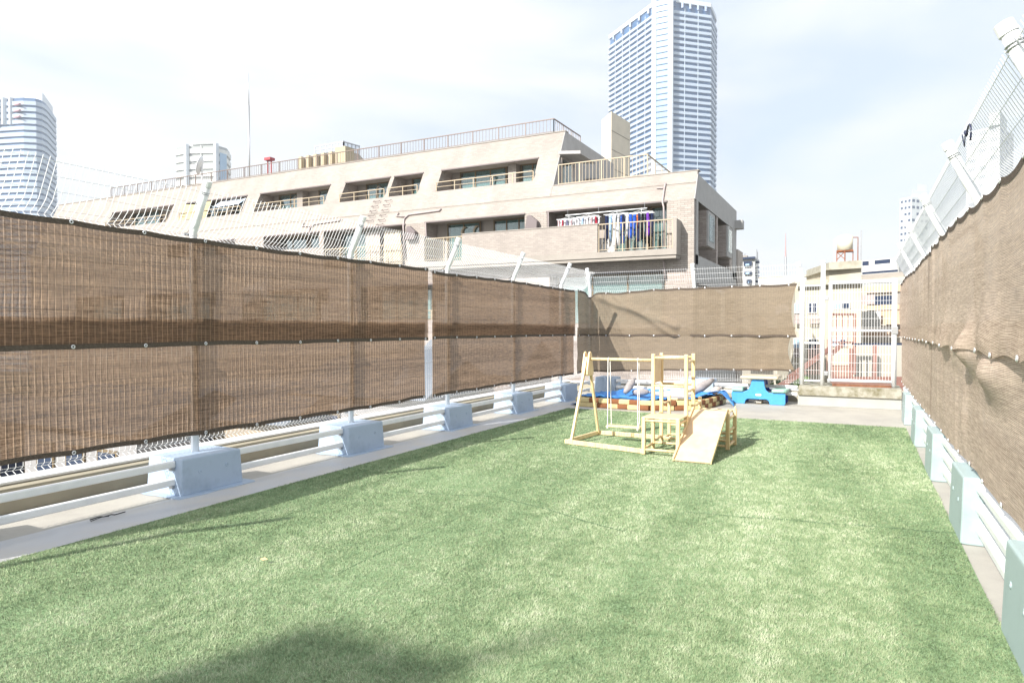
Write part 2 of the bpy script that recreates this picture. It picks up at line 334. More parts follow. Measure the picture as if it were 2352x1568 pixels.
for (ax, ay, bx, by, w_) in SEAMS:
    q = MB(); n_ = 24; dx_, dy_ = (by-ay), -(bx-ax); l_ = math.hypot(dx_, dy_)
    for i in range(n_+1):
        k = i/n_; x = ax+(bx-ax)*k; y = ay+(by-ay)*k; wb = .012*math.sin(x*9+y*5); hw = w_*(.35+.65*abs(math.sin(i*1.9)))
        q.v += [(x+dx_/l_*(hw+wb), y+dy_/l_*(hw+wb), .0185), (x-dx_/l_*(hw-wb), y-dy_/l_*(hw-wb), .0185)]
    for i in range(n_): q.f.append((2*i, 2*i+1, 2*i+3, 2*i+2))
    struct(q.build('turf_seam', seam_m))
def vnoise(x, y, sx, sy, seed):
    x = x*sx+seed*17.3; y = y*sy+seed*9.1; xi = np.floor(x).astype(int); yi = np.floor(y).astype(int); fx = x-xi; fy = y-yi
    h = lambda a, b: (np.sin(a*127.1+b*311.7+seed*74.7)*43758.5453) % 1.0
    fx = fx*fx*(3-2*fx); fy = fy*fy*(3-2*fy)
    return (h(xi,yi)*(1-fx)+h(xi+1,yi)*fx)*(1-fy)+(h(xi,yi+1)*(1-fx)+h(xi+1,yi+1)*fx)*fy
band = vnoise(px+py*.12, py, 2.2, .35, 1)*.6+vnoise(px, py, 5, 1.6, 2)*.25+vnoise(px, py, 14, 9, 3)*.15
clump = vnoise(px, py, 34, 30, 5)*.6+vnoise(px, py, 70, 60, 6)*.4
ang = 2*math.pi*(vnoise(px, py, 16, 16, 7)*.6+rng.random(K)*.9)
lean = .2+1.3*rng.random(K)
# the pile was rolled out towards the far end and trodden in bands
ldx = np.cos(ang)*lean*.6; ldy = np.sin(ang)*lean*.6+(band-.5)*.9
hgt = (.011+.009*rng.random(K))*(.75+.5*clump)
w = .0012*np.maximum(1, dist/3.4)*(.8+.5*rng.random(K))
ori = rng.random(K)*math.pi
bz = .012
V = np.empty((K, 3, 3), dtype=np.float32)
V[:,0,0] = px-np.cos(ori)*w; V[:,0,1] = py-np.sin(ori)*w; V[:,0,2] = bz
V[:,1,0] = px+np.cos(ori)*w; V[:,1,1] = py+np.sin(ori)*w; V[:,1,2] = bz
V[:,2,0] = px+ldx*hgt; V[:,2,1] = py+ldy*hgt; V[:,2,2] = bz+hgt*np.clip(1-.25*np.hypot(ldx, ldy), .4, 1)
me = bpy.data.meshes.new('turf_blades'); me.vertices.add(K*3); me.vertices.foreach_set('co', V.ravel())
me.loops.add(K*3); me.loops.foreach_set('vertex_index', np.arange(K*3, dtype=np.int32))
me.polygons.add(K); me.polygons.foreach_set('loop_start', np.arange(0, K*3, 3, dtype=np.int32)); me.polygons.foreach_set('loop_total', np.full(K, 3, dtype=np.int32))
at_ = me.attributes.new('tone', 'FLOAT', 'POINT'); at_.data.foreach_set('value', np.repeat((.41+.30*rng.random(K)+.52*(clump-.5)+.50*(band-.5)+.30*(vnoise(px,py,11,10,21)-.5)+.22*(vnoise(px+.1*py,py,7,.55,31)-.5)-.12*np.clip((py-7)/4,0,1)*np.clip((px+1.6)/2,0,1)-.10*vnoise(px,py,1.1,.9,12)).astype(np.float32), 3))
me.update(calc_edges=True)
gm = bpy.data.materials.new('turf_fibre'); gm.use_nodes = True; t = gm.node_tree; b = t.nodes['Principled BSDF']
at = N(t, 'ShaderNodeAttribute', attribute_name='tone'); rp = N(t, 'ShaderNodeValToRGB'); e = rp.color_ramp.elements
e[0].position = .10; e[0].color = (.13,.205,.095,1); e[1].position = .92; e[1].color = (.66,.71,.50,1)
q = e.new(.42); q.color = (.30,.395,.205,1); q = e.new(.68); q.color = (.475,.56,.335,1)
t.links.new(at.outputs['Fac'], rp.inputs[0]); t.links.new(rp.outputs[0], b.inputs['Base Color']); b.inputs['Roughness'].default_value = .5; b.inputs['Specular IOR Level'].default_value = .35
gn = N(t, 'ShaderNodeNewGeometry'); v1 = N(t, 'ShaderNodeVectorMath', operation='SCALE'); v1.inputs['Scale'].default_value = .55; t.links.new(gn.outputs['True Normal'], v1.inputs[0])
v2 = N(t, 'ShaderNodeVectorMath', operation='ADD'); v2.inputs[1].default_value = (0, 0, 1); t.links.new(v1.outputs[0], v2.inputs[0]); v3 = N(t, 'ShaderNodeVectorMath', operation='NORMALIZE'); t.links.new(v2.outputs[0], v3.inputs[0]); t.links.new(v3.outputs[0], b.inputs['Normal'])
tl = N(t, 'ShaderNodeBsdfTranslucent'); t.links.new(rp.outputs[0], tl.inputs[0]); ms = N(t, 'ShaderNodeMixShader', n_0=.12); t.links.new(b.outputs[0], ms.inputs[1]); t.links.new(tl.outputs[0], ms.inputs[2]); t.links.new(ms.outputs[0], t.nodes['Material Output'].inputs[0])
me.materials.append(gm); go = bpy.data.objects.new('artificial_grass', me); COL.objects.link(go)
tag(go, 'short green artificial grass carpet covering the middle of the roof', 'artificial grass', kind='stuff')

# ------------------------------------------------------------------ footings
def footing(name, x0, x1, y0, y1, h, m, label, group, skirt=True, inx=1):
    cx, cy = (x0+x1)/2, (y0+y1)/2
    t = thing(name, (cx, cy, 0), label, 'concrete block', group)
    dx = .016
    MB().hexa([(x0-dx,y0-dx,0),(x1+dx,y0-dx,0),(x1+dx,y1+dx,0),(x0-dx,y1+dx,0)], [(x0,y0,h),(x1,y0,h),(x1,y1,h),(x0,y1,h)]).build('block', m, t, bevel=.016, seg=3)
    if skirt:
        g = .09; pts = []
        for k in range(28):
            a = 2*math.pi*k/28; sx = max(-1, min(1, 1.5*math.cos(a))); sy = max(-1, min(1, 1.5*math.sin(a)))
            pts.append((cx+sx*((x1-x0)/2+g+.02*random.random()), cy+sy*((y1-y0)/2+g+.025*random.random())))
        MB().prism(pts, .004, .009).build('paint_skirt', m, t)
    # plugged tie holes
    xf = x1+.006 if inx > 0 else x0-.006
    for yy, zz in ((.28, .58), (.74, .62)):
        MB().ring((xf, y0+(y1-y0)*yy, h*zz), (1,0,0), .014, .005, 10, 5).build('tie_hole', m, t, smooth=True)
    return t
ordL = ['at the left edge of the picture', 'nearest whole one on the left side', 'second whole one on the left side', 'third whole one on the left side', 'fourth whole one on the left side', 'last one before the far left corner']
for k in range(6):
    y0 = 1.74+2.205*k
    footing('concrete_footing', -5.82, -5.355, y0, y0+.64, .335, blk_m, 'blue grey painted concrete footing, '+ordL[k], 'blue grey footings along the left fence')
footing('concrete_footing', -5.32, -4.86, 14.40, 14.86, .41, blk_m, 'blue grey concrete footing in the far left corner behind the sandbox', 'footings along the far fence')
footing('concrete_footing', -3.38, -2.70, 14.40, 14.86, .44, blk_m, 'pale blue footing with a sack leaning on it behind the sandbox', 'footings along the far fence')
ordR = ['cut off by the right edge of the picture, holes near its foot', 'nearest whole one on the right side', 'second whole one on the right side', 'third whole one on the right side', 'last small one on the right side by the concrete step']
hR = [.56]*5
for k in range(5):
    y0 = 3.40+2.17*k
    footing('concrete_footing', .655, 1.12, y0, y0+.64, .47, blkR_m, 'pale green footing, '+ordR[k], 'pale green footings along the right fence', False, -1)
footing('concrete_footing', .655, 1.12, 1.23, 1.87, .47, blkR_m, 'pale green concrete footing beside the camera outside the right edge', 'pale green footings along the right fence', False, -1)

# ------------------------------------------------------------------ guard rails between the footings
def rails(label, group, segs, sz=(.05, .062)):
    p0 = Vector(segs[0][0]); t = thing('guard_rail', (p0.x, p0.y, 0), label, 'guard rail', group)
    for a, b in segs:
        a = Vector(a); b = Vector(b); d = (b-a).normalized()
        MB().beam(a, b, *sz).build('rail', white, t, bevel=.012)
        for e, s_ in ((a, 1), (b, -1)):
            bm_ = MB(); c = e+d*(s_*.012); x = Vector((d.y, -d.x, 0)).normalized()
            bm_.hexa([c-x*.022+Vector((0,0,-.055)), c+x*.022+Vector((0,0,-.055)), c+x*.022+d*s_*.03+Vector((0,0,-.055)), c-x*.022+d*s_*.03+Vector((0,0,-.055))],
                     [c-x*.022+Vector((0,0,-.030)), c+x*.022+Vector((0,0,-.030)), c+x*.022+d*s_*.03+Vector((0,0,-.030)), c-x*.022+d*s_*.03+Vector((0,0,-.030))])
            bm_.build('bracket', steel_m, t)
nm = ['entering the picture at the lower left', 'between the first and second whole footings', 'between the second and third whole footings', 'between the third and fourth whole footings', 'between the last two left footings']
for k in range(5):
    ya = 1.74+.64+2.205*k; yb = 1.74+2.205*(k+1)
    rails('pair of white horizontal rails, '+nm[k], 'white rail pairs along the left side', [((-5.46, ya, z), (-5.46, yb, z)) for z in (.285, .125)])
rails('pair of white rails from the last left footing into the corner', 'white rail pairs along the left side', [((-5.46, 13.41, z), (-5.46, 14.40, z)) for z in (.285, .125)])
rails('two white rails behind the sandbox, left of the pale blue footing', 'white rails along the far side', [((-4.845, 14.48, z), (-3.40, 14.48, z)) for z in (.34, .20)])
rails('two white rails behind the blue picnic table', 'white rails along the far side', [((-2.68, 14.48, z), (-1.07, 14.48, z)) for z in (.34, .20)])
nr = ['beside the camera at the right edge', 'in the lower right corner between the two nearest footings', 'between the first and second whole right footings', 'between the second and third whole right footings', 'between the last two right footings']
for k in range(5):
    ya = 1.23+.64+2.17*k; yb = 1.23+2.17*(k+1)
    rails('three white horizontal rails, '+nr[k], 'white rail triples along the right side', [((.765, ya, z), (.765, yb, z)) for z in (.41, .27, .13)], (.075, .06))
rails('three short white rails running up to the concrete step on the right', 'white rail triples along the right side', [((.765, 12.72, z), (.765, 14.15, z)) for z in (.41, .27, .13)], (.075, .06))

# ------------------------------------------------------------------ wire mesh fences
def fence(label, O, A, I, spans, posts, s0, s1, zpost0, lean=True, hi=2.80):
    """O origin, A along, I inwards; spans = list of (s0,s1) panels"""
    O = Vector(O); A = Vector(A); I = Vector(I)
    f = thing('mesh_fence', O+A*((s0+s1)/2), label, 'fence')
    P = lambda s_, i_, z_: O+A*s_+I*i_+Vector((0,0,z_))
    prof = [(-.045, .40), (-.095, .425), (-.045, .455), (-.045, 1.20), (-.085, 1.225), (-.045, 1.25), (-.045, 2.36), (-.105, 2.40), (-.045, 2.44), (.02, 2.50), (.185, hi)]
    hor = [.40,.455,.60,.80,1.0,1.20,1.25,1.45,1.65,1.85,2.05,2.25,2.36,2.44]
    for a, b in spans:
        m_ = MB(); n_ = int(round((b-a)/.05))
        for k in range(n_+1):
            s_ = a+(b-a)*k/n_
            m_.tube([P(s_, *q) for q in prof], .0028, 3, False)
        for z in hor: m_.tube([P(a, -.045, z), P(b, -.045, z)], .0022, 4, False)
        for i_, z in ((-.095,.425),(-.085,1.225),(-.105,2.40),(.055,2.565),(.112,2.67),(.17,2.77)): m_.tube([P(a, i_, z), P(b, i_, z)], .0024, 4, False)
        m_.build('wire_panel', wire_m, f, kind='stuff')
    for s_ in posts:
        pm = MB().tube([P(s_,0,zpost0), P(s_,0,2.40), P(s_,.03,2.47), P(s_,.075,2.56), P(s_,.20,2.84)], .036, 14).build('post', white, f, smooth=False)
        for poly in pm.data.polygons: poly.use_smooth = len(poly.vertices) == 4
        MB().tube([P(s_,.192,2.822), P(s_,.215,2.873)], [.042,.040], 14).build('cap', white, pm)
        cm = MB()
        for i_, z in ((.17,2.775),(.163,2.76)): cm.ring(P(s_, i_, z), I*.42+Vector((0,0,.9)), .039, .004, 14, 5)
        cm.build('clamp', steel_m, pm)
        for z in (2.39, .47, 1.23):
            bm_ = MB().hexa([P(s_-.07,-.052,z-.012),P(s_+.07,-.052,z-.012),P(s_+.07,-.030,z-.012),P(s_-.07,-.030,z-.012)],[P(s_-.07,-.052,z+.012),P(s_+.07,-.052,z+.012),P(s_+.07,-.030,z+.012),P(s_-.07,-.030,z+.012)])
            for q in (-.055,.055): bm_.tube([P(s_+q,-.06,z),P(s_+q,-.02,z)], .009, 6)
            bm_.build('bracket', steel_m, pm)
    return f
yl = [-.03+2.205*k for k in range(7)]   # -0.03, 2.175, 4.38, 6.585, 8.79, 10.995, 13.2
yl = [2.06+2.205*k-2.205 for k in range(8)]
fence('white welded wire fence with inward bent posts along the left side', (XL, 0, 0), (0,1,0), (1,0,0), [(yl[k], yl[k+1]) for k in range(6)]+[(yl[6], YB)], yl[:7], -.1, YB, .32)
fence('white wire fence across the far end behind the sandbox and table', (0, YB, 0), (1,0,0), (0,-1,0), [(XL, -3.14), (-3.14, -1.06)], [-5.52, -3.14], XL, -1.06, .2)
yr = [1.55+2.17*k-2.17 for k in range(8)]
yr = [3.72+2.17*k for k in range(-2, 5)]
fence('tall white wire fence with inward bent posts close on the right', (XR, 0, 0), (0,1,0), (-1,0,0), [(yr[k], yr[k+1]) for k in range(6)]+[(yr[6], YB-.05)], yr, -.6, YB, .45)

# ------------------------------------------------------------------ shade nets
def net(label, group, P, s0, s1, ztop, zbot, m, wr, sag=.012, pitch=.61, first=None, front=.0, top_eye=True, bot_eye=True, ns=None, side=(0,0), bsag=None, hem_top=True, hem_bot=True):
    """P(s, off, z) -> world; ztop/zbot functions of s; wr(s, z01) outward ripple in metres"""
    ns = ns or int((s1-s0)/.055); nz_ = 34
    t = thing('shade_net', P((s0+s1)/2, 0, zbot((s0+s1)/2)), label, 'shade net', group)
    first = s0+.05 if first is None else first
    eyes = []; q = first
    while q < s1-.03: eyes.append(q); q += pitch
    if s1-.04-eyes[-1] > .12: eyes.append(s1-.04)
    def edge(s_, sg):
        for a, b in zip(eyes, eyes[1:]):
            if a <= s_ <= b: k = (s_-a)/(b-a); return sg*4*k*(1-k)
        return 0
    def pt(s_, k, o=0.):
        zt = ztop(s_)-edge(s_, sag); zb = zbot(s_)+edge(s_, sag*.9 if bsag is None else bsag)
        # bowed side hems
        cut0 = side[0]*math.sin(math.pi*k)*max(0, 1-(s_-s0)/.5); cut1 = side[1]*math.sin(math.pi*k)*max(0, 1-(s1-s_)/.5)
        return P(s_+cut0-cut1, front+o+wr(s_, k), zb+(zt-zb)*k)
    mm = MB(); uv = []
    for i in range(ns+1):
        s_ = s0+(s1-s0)*i/ns
        for j in range(nz_+1):
            k = j/nz_; mm.v.append(tuple(pt(s_, k))); uv.append((s_, zbot(s0)+(ztop(s0)-zbot(s0))*k))
    for i in range(ns):
        for j in range(nz_): a = i*(nz_+1)+j; mm.f.append((a, a+nz_+1, a+nz_+2, a+1))
    mm.uv = uv; mm.build('cloth', m, t, smooth=True)
    H = abs(ztop(s0)-zbot(s0))
    def hem(ka, kb, o):
        hm = MB()
        for i in range(ns+1):
            s_ = s0+(s1-s0)*i/ns
            for j in range(3): hm.v.append(tuple(pt(s_, ka+(kb-ka)*j/2, o)))
        for i in range(ns):
            for j in range(2): a = i*3+j; hm.f.append((a, a+3, a+4, a+1))
        return hm
    if hem_top: hem(1-.045/H, 1, .004).build('hem', hem_m, t, smooth=True)
    if hem_bot: hem(0, .042/H, .004).build('hem', hem_m, t, smooth=True)
    def eyelets(k):
        for e in eyes:
            c = pt(e, k, .008); nrm = (pt(e, k, .02)-pt(e, k, 0)).normalized()
            MB().ring(c, nrm, .0125, .0055, 12, 5).build('eyelet', ring_m, t, smooth=True)
    if top_eye: eyelets(1-.020/H)
    if bot_eye: eyelets(.022/H)
    return t
fn = lambda x, y, z=0.: mnoise.noise((x, y, z))
def g_(x, c, w): return math.exp(-((x-c)/w)**2)
def rip(seed, a=.010, fs=.5, fz=1.2):
    return lambda s_, k: a*fn(s_*fs+seed, k*fz, seed)+.35*a*fn(s_*3+seed, k*5, seed*2)
def PL(s_, o, z): return Vector((-5.560+o, s_, z))
def postbulge(s_, k):    # cloth pressed against the posts
    return .006*max(g_(s_, y, .03) for y in yl)
wl = lambda sd: (lambda s_, k: postbulge(s_, k)+abs(rip(sd, .02)(s_, k))+.004)
GL = 'brown shade nets tied to the left fence'
net('long brown shade net, lower one of the nearest pair on the left', GL, PL, .6, 8.02, lambda s_: 1.60, lambda s_: .505-.004*s_+.03*g_(s_, 8, .6), tarpL_m, lambda s_, k: wl(3)(s_, k)*(.12+.43*max(0,min(1,(.8-k)*3))), .014, first=.686, side=(0,.02), top_eye=False, hem_top=False)
net('long brown shade net, upper one of the nearest pair on the left', GL, PL, .6, 8.08, lambda s_: 2.365+.012*math.sin(s_), lambda s_: 1.335+.012*fn(s_, 2), tarpL_m, wl(1), .012, first=.686, front=.008, bsag=.005)
net('brown shade net, lower one between the gap and the far left corner', GL, PL, 8.20, 13.72, lambda s_: 1.60, lambda s_: .50+.015*fn(s_, 6), tarpL_m, lambda s_, k: wl(5)(s_, k)*(.12+.43*max(0,min(1,(.8-k)*3)))+.03*g_(s_+k*.5, 9.2, .18)*k*max(0,.8-k)*2, .012, side=(.0,.02), top_eye=False, hem_top=False)
net('brown shade net, upper one between the gap and the far left corner', GL, PL, 8.19, 13.75, lambda s_: 2.36+.010*math.sin(s_*1.3), lambda s_: 1.345+.010*fn(s_, 4), tarpL_m, lambda s_, k: wl(7)(s_, k)+.03*g_(s_-k*.3, 13.3, .15)*(1-k), .012, front=.010, bsag=.005)
# the corner pair: starts on the left fence, turns and runs along the far fence
CL = 14.56-13.86
def PC(s_, o, z):
    if s_ < CL-.25: return Vector((-5.560+o, 13.86+s_, z))
    if s_ < CL+.25:
        a = (s_-(CL-.25))/.5; p0 = Vector((-5.56+o, 13.86+CL-.25, z)); p1 = Vector((-5.56+.25, 14.56-o, z)); mid = Vector((-5.54+o, 14.54-o, z))
        return (1-a)**2*p0+2*a*(1-a)*mid+a*a*p1
    return Vector((-5.56+s_-CL, 14.56-o, z))
CE = CL+5.56-1.10
def wc(s_, k):     # diagonal pulls from the corner, slack pleats at the seam
    x = s_-CL
    v = .012*fn(s_*.8, k*1.5, 3)
    v += .030*math.exp(-((k-(1-.62*x/1.6))/.07)**2)*(1 if 0 < x < 2.1 else 0)*min(1, x/.4)
    v += .026*math.exp(-((k-(1.02-.95*(x-.5)/1.4))/.06)**2)*(1 if .6 < x < 2.1 else 0)
    v += .02*g_(x, .35, .12)*k+.018*abs(fn(x*1.7, 0, 8))*g_(k, .05, .25)
    v += .010*g_(x, 2.42, .05)+.010*g_(x, 2.85, .3)*k
    return .006+2.4*max(0, v)
def wcl(s_, k):
    x = s_-CL
    return .006+.055*abs(fn(x*1.5+4, k*.7, 2))*(k**1.3)+.018*abs(fn(x*.9, k*3, 9))+.045*g_(x, 3.9+.5*k, .22)*(1-k)+.02*g_(k, .45, .15)*abs(fn(x, 0, 5))
net('tan shade net, lower one wrapping the far left corner and far fence', 'tan shade nets on the far fence', PC, 0.02, CE-.02, lambda s_: 1.53, lambda s_: .50+.14*min(1, max(0, (s_-CL)/3.5))+.02*fn(s_*1.3, 3), tarpB_m, wcl, .014, first=.1, side=(0,.14), top_eye=False, hem_top=False, pitch=.55)
def ct(s_):
    x = s_-CL
    return 2.365-.13*g_(x, -.02, .16)-.05*g_(x, .7, .5)+.01*min(4, max(0, x))
net('tan shade net, upper one wrapping the far left corner and far fence', 'tan shade nets on the far fence', PC, 0, CE, ct, lambda s_: 1.33+.012*fn(s_*1.2, 7), tarpB_m, wc, .018, front=.026, first=.06, side=(0,.10), pitch=.55)
# right fence
def PR(s_, o, z): return Vector((.728-o, s_, z))
def wr1(s_, k):    # the big pinched fold at the seam
    v = .010*fn(s_*.7, k*1.2, 4)+.012*math.sin(s_*9+k*2)*g_(s_, 7.6, .6)
    v += .09*g_(k, .0, .16)*g_(s_, 5.6, .26)+.05*g_(k, .10, .22)*g_(s_, 4.8, .40)+.035*g_(k,.0,.2)*g_(s_,7.0,.35)+.02*g_(s_,8.3,.06)+.02*g_(k, 0, .12)*abs(math.sin(s_*4.2))
    return .008+max(0, v)
def wr2(s_, k):
    v = .014*fn(s_*.9, k*1.4, 6)+.016*abs(math.sin(s_*7+.6))*g_(s_, 7.5, .7)*k
    v += (.12*g_(s_, 5.6, .30)*g_(k, .80, .12)+.10*g_(s_, 4.8, .34)*g_(k, .70, .13)+.03*g_(k,.3,.3)*g_(s_,6.1,.12)+.05*g_(s_, 6.5, .25)*g_(k, .82, .16)+.045*g_(s_, 7.3, .2)*g_(k, .88, .2))
    v += .014*g_(s_, 6.6, .05)+.012*g_(s_, 8.0, .05)
    return .004+max(0, v)
GR = 'ribbed shade nets tied to the right fence'
net('ribbed tan shade net, lower one close on the right, slack pleats at its top', GR, PR, .8, 8.84, lambda s_: 1.56, lambda s_: .50+.02*fn(s_*.8, 5), tarpR_m, wr2, .016, first=.9, top_eye=False, hem_top=False, hem_bot=False, ns=170)
net('ribbed tan shade net, upper one close on the right with a pinched fold', GR, PR, .8, 8.90, lambda s_: 2.37+.03*math.sin(s_*1.1), lambda s_: 1.33+.03*fn(s_*.9, 3), tarpR_m, wr1, .035, front=.024, first=.9, hem_bot=False, ns=170)
net('tan shade net, lower one at the far end of the right fence by the gate', GR, PR, 8.76, 14.4, lambda s_: 1.56, lambda s_: .50+.02*fn(s_, 2), tarpR_m, lambda s_, k: .006+.02*abs(fn(s_*2.5, k*.8, 3)), .014, top_eye=False, hem_top=False, hem_bot=False, side=(0,.04))
net('tan shade net, upper one at the far end of the right fence by the gate', GR, PR, 8.80, 14.45, lambda s_: 2.36+.02*math.sin(s_*1.6), lambda s_: 1.33+.015*fn(s_, 5), tarpR_m, lambda s_, k: .006+.025*abs(fn(s_*2.2, k*.6, 1))+.02*math.sin(math.pi*k)*g_(s_, 14.3, .3), .022, front=.02, hem_bot=False, side=(0,.03))

# ------------------------------------------------------------------ step, gate posts, gate
st = thing('concrete_step', (-.16, 14.6, 0), 'low concrete step under the white gate, mossy slab above painted kerb', 'step')
MB().box(-1.05, .72, 14.26, 15.25, 0, .20).build('kerb', kerb_m, st, bevel=.008)
MB().box(-1.04, .72, 14.22, 15.26, .202, .385).build('slab', conc_m, st, bevel=.012)
gp = thing('gate_post', (-1.0, 14.6, .385), 'white steel post left of the gate, its top bent towards the roof', 'post')
pm = MB().tube([(-1.0,14.6,.385),(-1.0,14.6,2.45),(-1.02,14.56,2.56),(-1.07,14.46,2.76)], .045, 16).build('post_tube', white, gp, smooth=True)
MB().tube([(-1.068,14.465,2.75),(-1.082,14.435,2.80)], [.054,.052], 16).build('cap', white, gp)
gp = thing('gate_post', (-.63, 14.6, .385), 'straight white steel hinge post directly beside the gate leaf', 'post')
MB().tube([(-.63,14.6,.385),(-.63,14.6,2.80)], .042, 16).build('post_tube', white, gp, smooth=True)
MB().tube([(-.63,14.6,2.80),(-.63,14.6,2.845)], [.052,.050], 16).build('cap', white, gp)
for z in (.62, 2.10): MB().box(-.60,-.53,14.56,14.62,z-.04,z+.04).build('hinge', steel_m, gp, bevel=.006)
pn = thing('side_panel', (-.81, 14.6, .42), 'narrow white wire panel between the two gate posts', 'fence panel')
for z in (.47, 1.22, 2.36): MB().beam((-.955,14.6,z),(-.672,14.6,z), .03, .034).build('crossbar', white, pn)
mm = MB()
for k in range(6): x = -.93+.048*k; mm.tube([(x,14.6,.47),(x,14.6,2.36)], .0026, 4)
for k in range(9):
    z = .47+.21*k; mm.tube([(-.955,14.6,z),(-.672,14.6,z)], .0026, 4)
mm.build('wire_mesh', wire_m, pn, kind='stuff')
gt = thing('gate', (.05, 14.6, .42), 'white framed wire mesh gate at the far right end of the roof', 'gate')
MB().tube([(-.50,14.6,.44),(-.50,14.6,2.42)], .028, 12).build('stile', white, gt, smooth=True)
MB().tube([(.60,14.6,.40),(.60,14.6,2.46)], .045, 12).build('stile', white, gt, smooth=True)
for z, r in ((.49,.030), (1.465,.026), (2.40,.032)): MB().tube([(-.50,14.6,z),(.60,14.6,z)], r, 10).build('crossbar', white, gt, smooth=True)
mm = MB()
for k in range(22): x = -.46+1.02*k/21; mm.tube([(x,14.585,.47),(x,14.585,2.40)], .0030, 4)
for k in range(12): z = .50+1.88*k/11; mm.tube([(-.49,14.582,z),(.57,14.582,z)], .0030, 4)
mm.build('wire_mesh', wire_m, gt, kind='stuff')
MB().box(.56,.66,14.53,14.57,1.40,1.54).build('latch', steel_m, gt, bevel=.006)
MB().tube([(-.54,14.6,.47),(-.49,14.6,.47)], .05, 10).build('hinge', steel_m, gt)
MB().box(-.45,.56,14.50,14.56,.385,.43).build('threshold', mat('rusty_plate',(.26,.12,.07),.8,.2,.3,(12,(.14,.06,.04),.4,.7)), st)

# ------------------------------------------------------------------ wooden play set
ps = thing('wooden_play_set', (-2.2, 8.3, 0), 'small pine play set with swing, climbing tower and slide standing on the turf', 'play set')
Z0 = .018
def post(x, y, z1, n='post', w=.042): return MB().box(x-w/2, x+w/2, y-w/2, y+w/2, Z0, z1).build(n, pine_m, ps, bevel=.005)
def rod(a, b, n='rung', r=.0155): return MB().tube([a, b], r, 10).build(n, pine_m, ps, smooth=True)
xl, xr = -2.25, -1.845
# swing frame
MB().beam((-3.36,8.00,Z0+.03),(-2.272,7.775,Z0+.03), .030, .055).build('base_rail', pine_m, ps, bevel=.004)
MB().beam((-3.235,8.905,Z0+.03),(-2.20,8.875,Z0+.03), .030, .055).build('base_rail', pine_m, ps, bevel=.004)
MB().beam((-3.32,8.03,Z0+.032),(-3.235,8.87,Z0+.032), .030, .055).build('base_rail', pine_m, ps, bevel=.004)
MB().beam((-3.285,8.01,Z0),(-3.215,8.39,1.12), .030, .048, (0,1,0)).build('leg', pine_m, ps, bevel=.004)
MB().beam((-3.225,8.885,Z0),(-3.215,8.47,1.12), .030, .048, (0,1,0)).build('leg', pine_m, ps, bevel=.004)
for xx in (-3.25, -3.185):
    pl = [(8.315,.895),(8.345,.875),(8.515,.875),(8.545,.895),(8.54,.96),(8.475,1.165),(8.455,1.19),(8.43,1.198),(8.405,1.19),(8.385,1.165),(8.32,.96)]
    MB().prism(pl, xx-.0115, xx+.0115, lambda a,b,c: (c,a,b)).build('gusset', pine_m, ps, bevel=.004)
rod((-3.17,8.43,1.10),(xl-.012,8.40,1.10), 'swing_beam', .019)
sw = MB().box(-2.925,-2.47,8.325,8.475,.222,.240).build('swing_seat', pine_m, ps, bevel=.005)
for x0_, y0_, x1_, y1_ in ((-2.925,8.41,-2.905,8.34),(-2.90,8.42,-2.895,8.465),(-2.525,8.41,-2.50,8.34),(-2.51,8.42,-2.515,8.465)):
    MB().tube([(x0_,y0_,1.10),(x1_,y1_,.215)], .0055, 6).build('rope', rope_m, sw)
kn = MB()
for x_ in (-2.915,-2.52): kn.ring((x_,8.41,1.10),(1,0,0),.022,.006,12,5)
kn.tube([(-2.50,8.335,.20),(-2.485,8.33,.29)], .014, 6); kn.tube([(-2.905,8.335,.205),(-2.905,8.335,.235)], .012, 6); kn.build('knot', rope_m, sw)
# low front platform
for x, y in ((xl,7.75),(xr,7.75)): post(x, y, .46, 'leg')
MB().box(xl-.022,xr+.022,7.735,8.185,.447,.459).build('deck_board', ply_m, ps, bevel=.003)
for z in (.42,.075): rod((xl,7.75,z),(xr,7.75,z))
for x in (xl,xr):
    for z in (.40,.085): rod((x,7.75,z),(x,8.15,z))
# tower
for x, y in ((xl,8.155),(xr,8.155),(xl,8.55),(xr,8.55)): post(x, y, 1.19)
for y in (8.155,8.55):
    for z in (1.145,.80,.10): rod((xl,y,z),(xr,y,z))
for z in (1.10,.74,.42,.12): rod((xr,8.155,z),(xr,8.55,z))
for z in (.42,.12): rod((xl,8.155,z),(xl,8.55,z))
MB().box(xl-.006,xl+.006,8.18,8.53,.83,1.16).build('side_panel', ply_m, ps, bevel=.003)
# rear frame
for x in (xl,xr): post(x, 8.95, .61)
for z in (.56,.22,.09): rod((xl,8.95,z),(xr,8.95,z))
for x in (xl,xr):
    for z in (.53,.08): rod((x,8.55,z),(x,8.95,z))
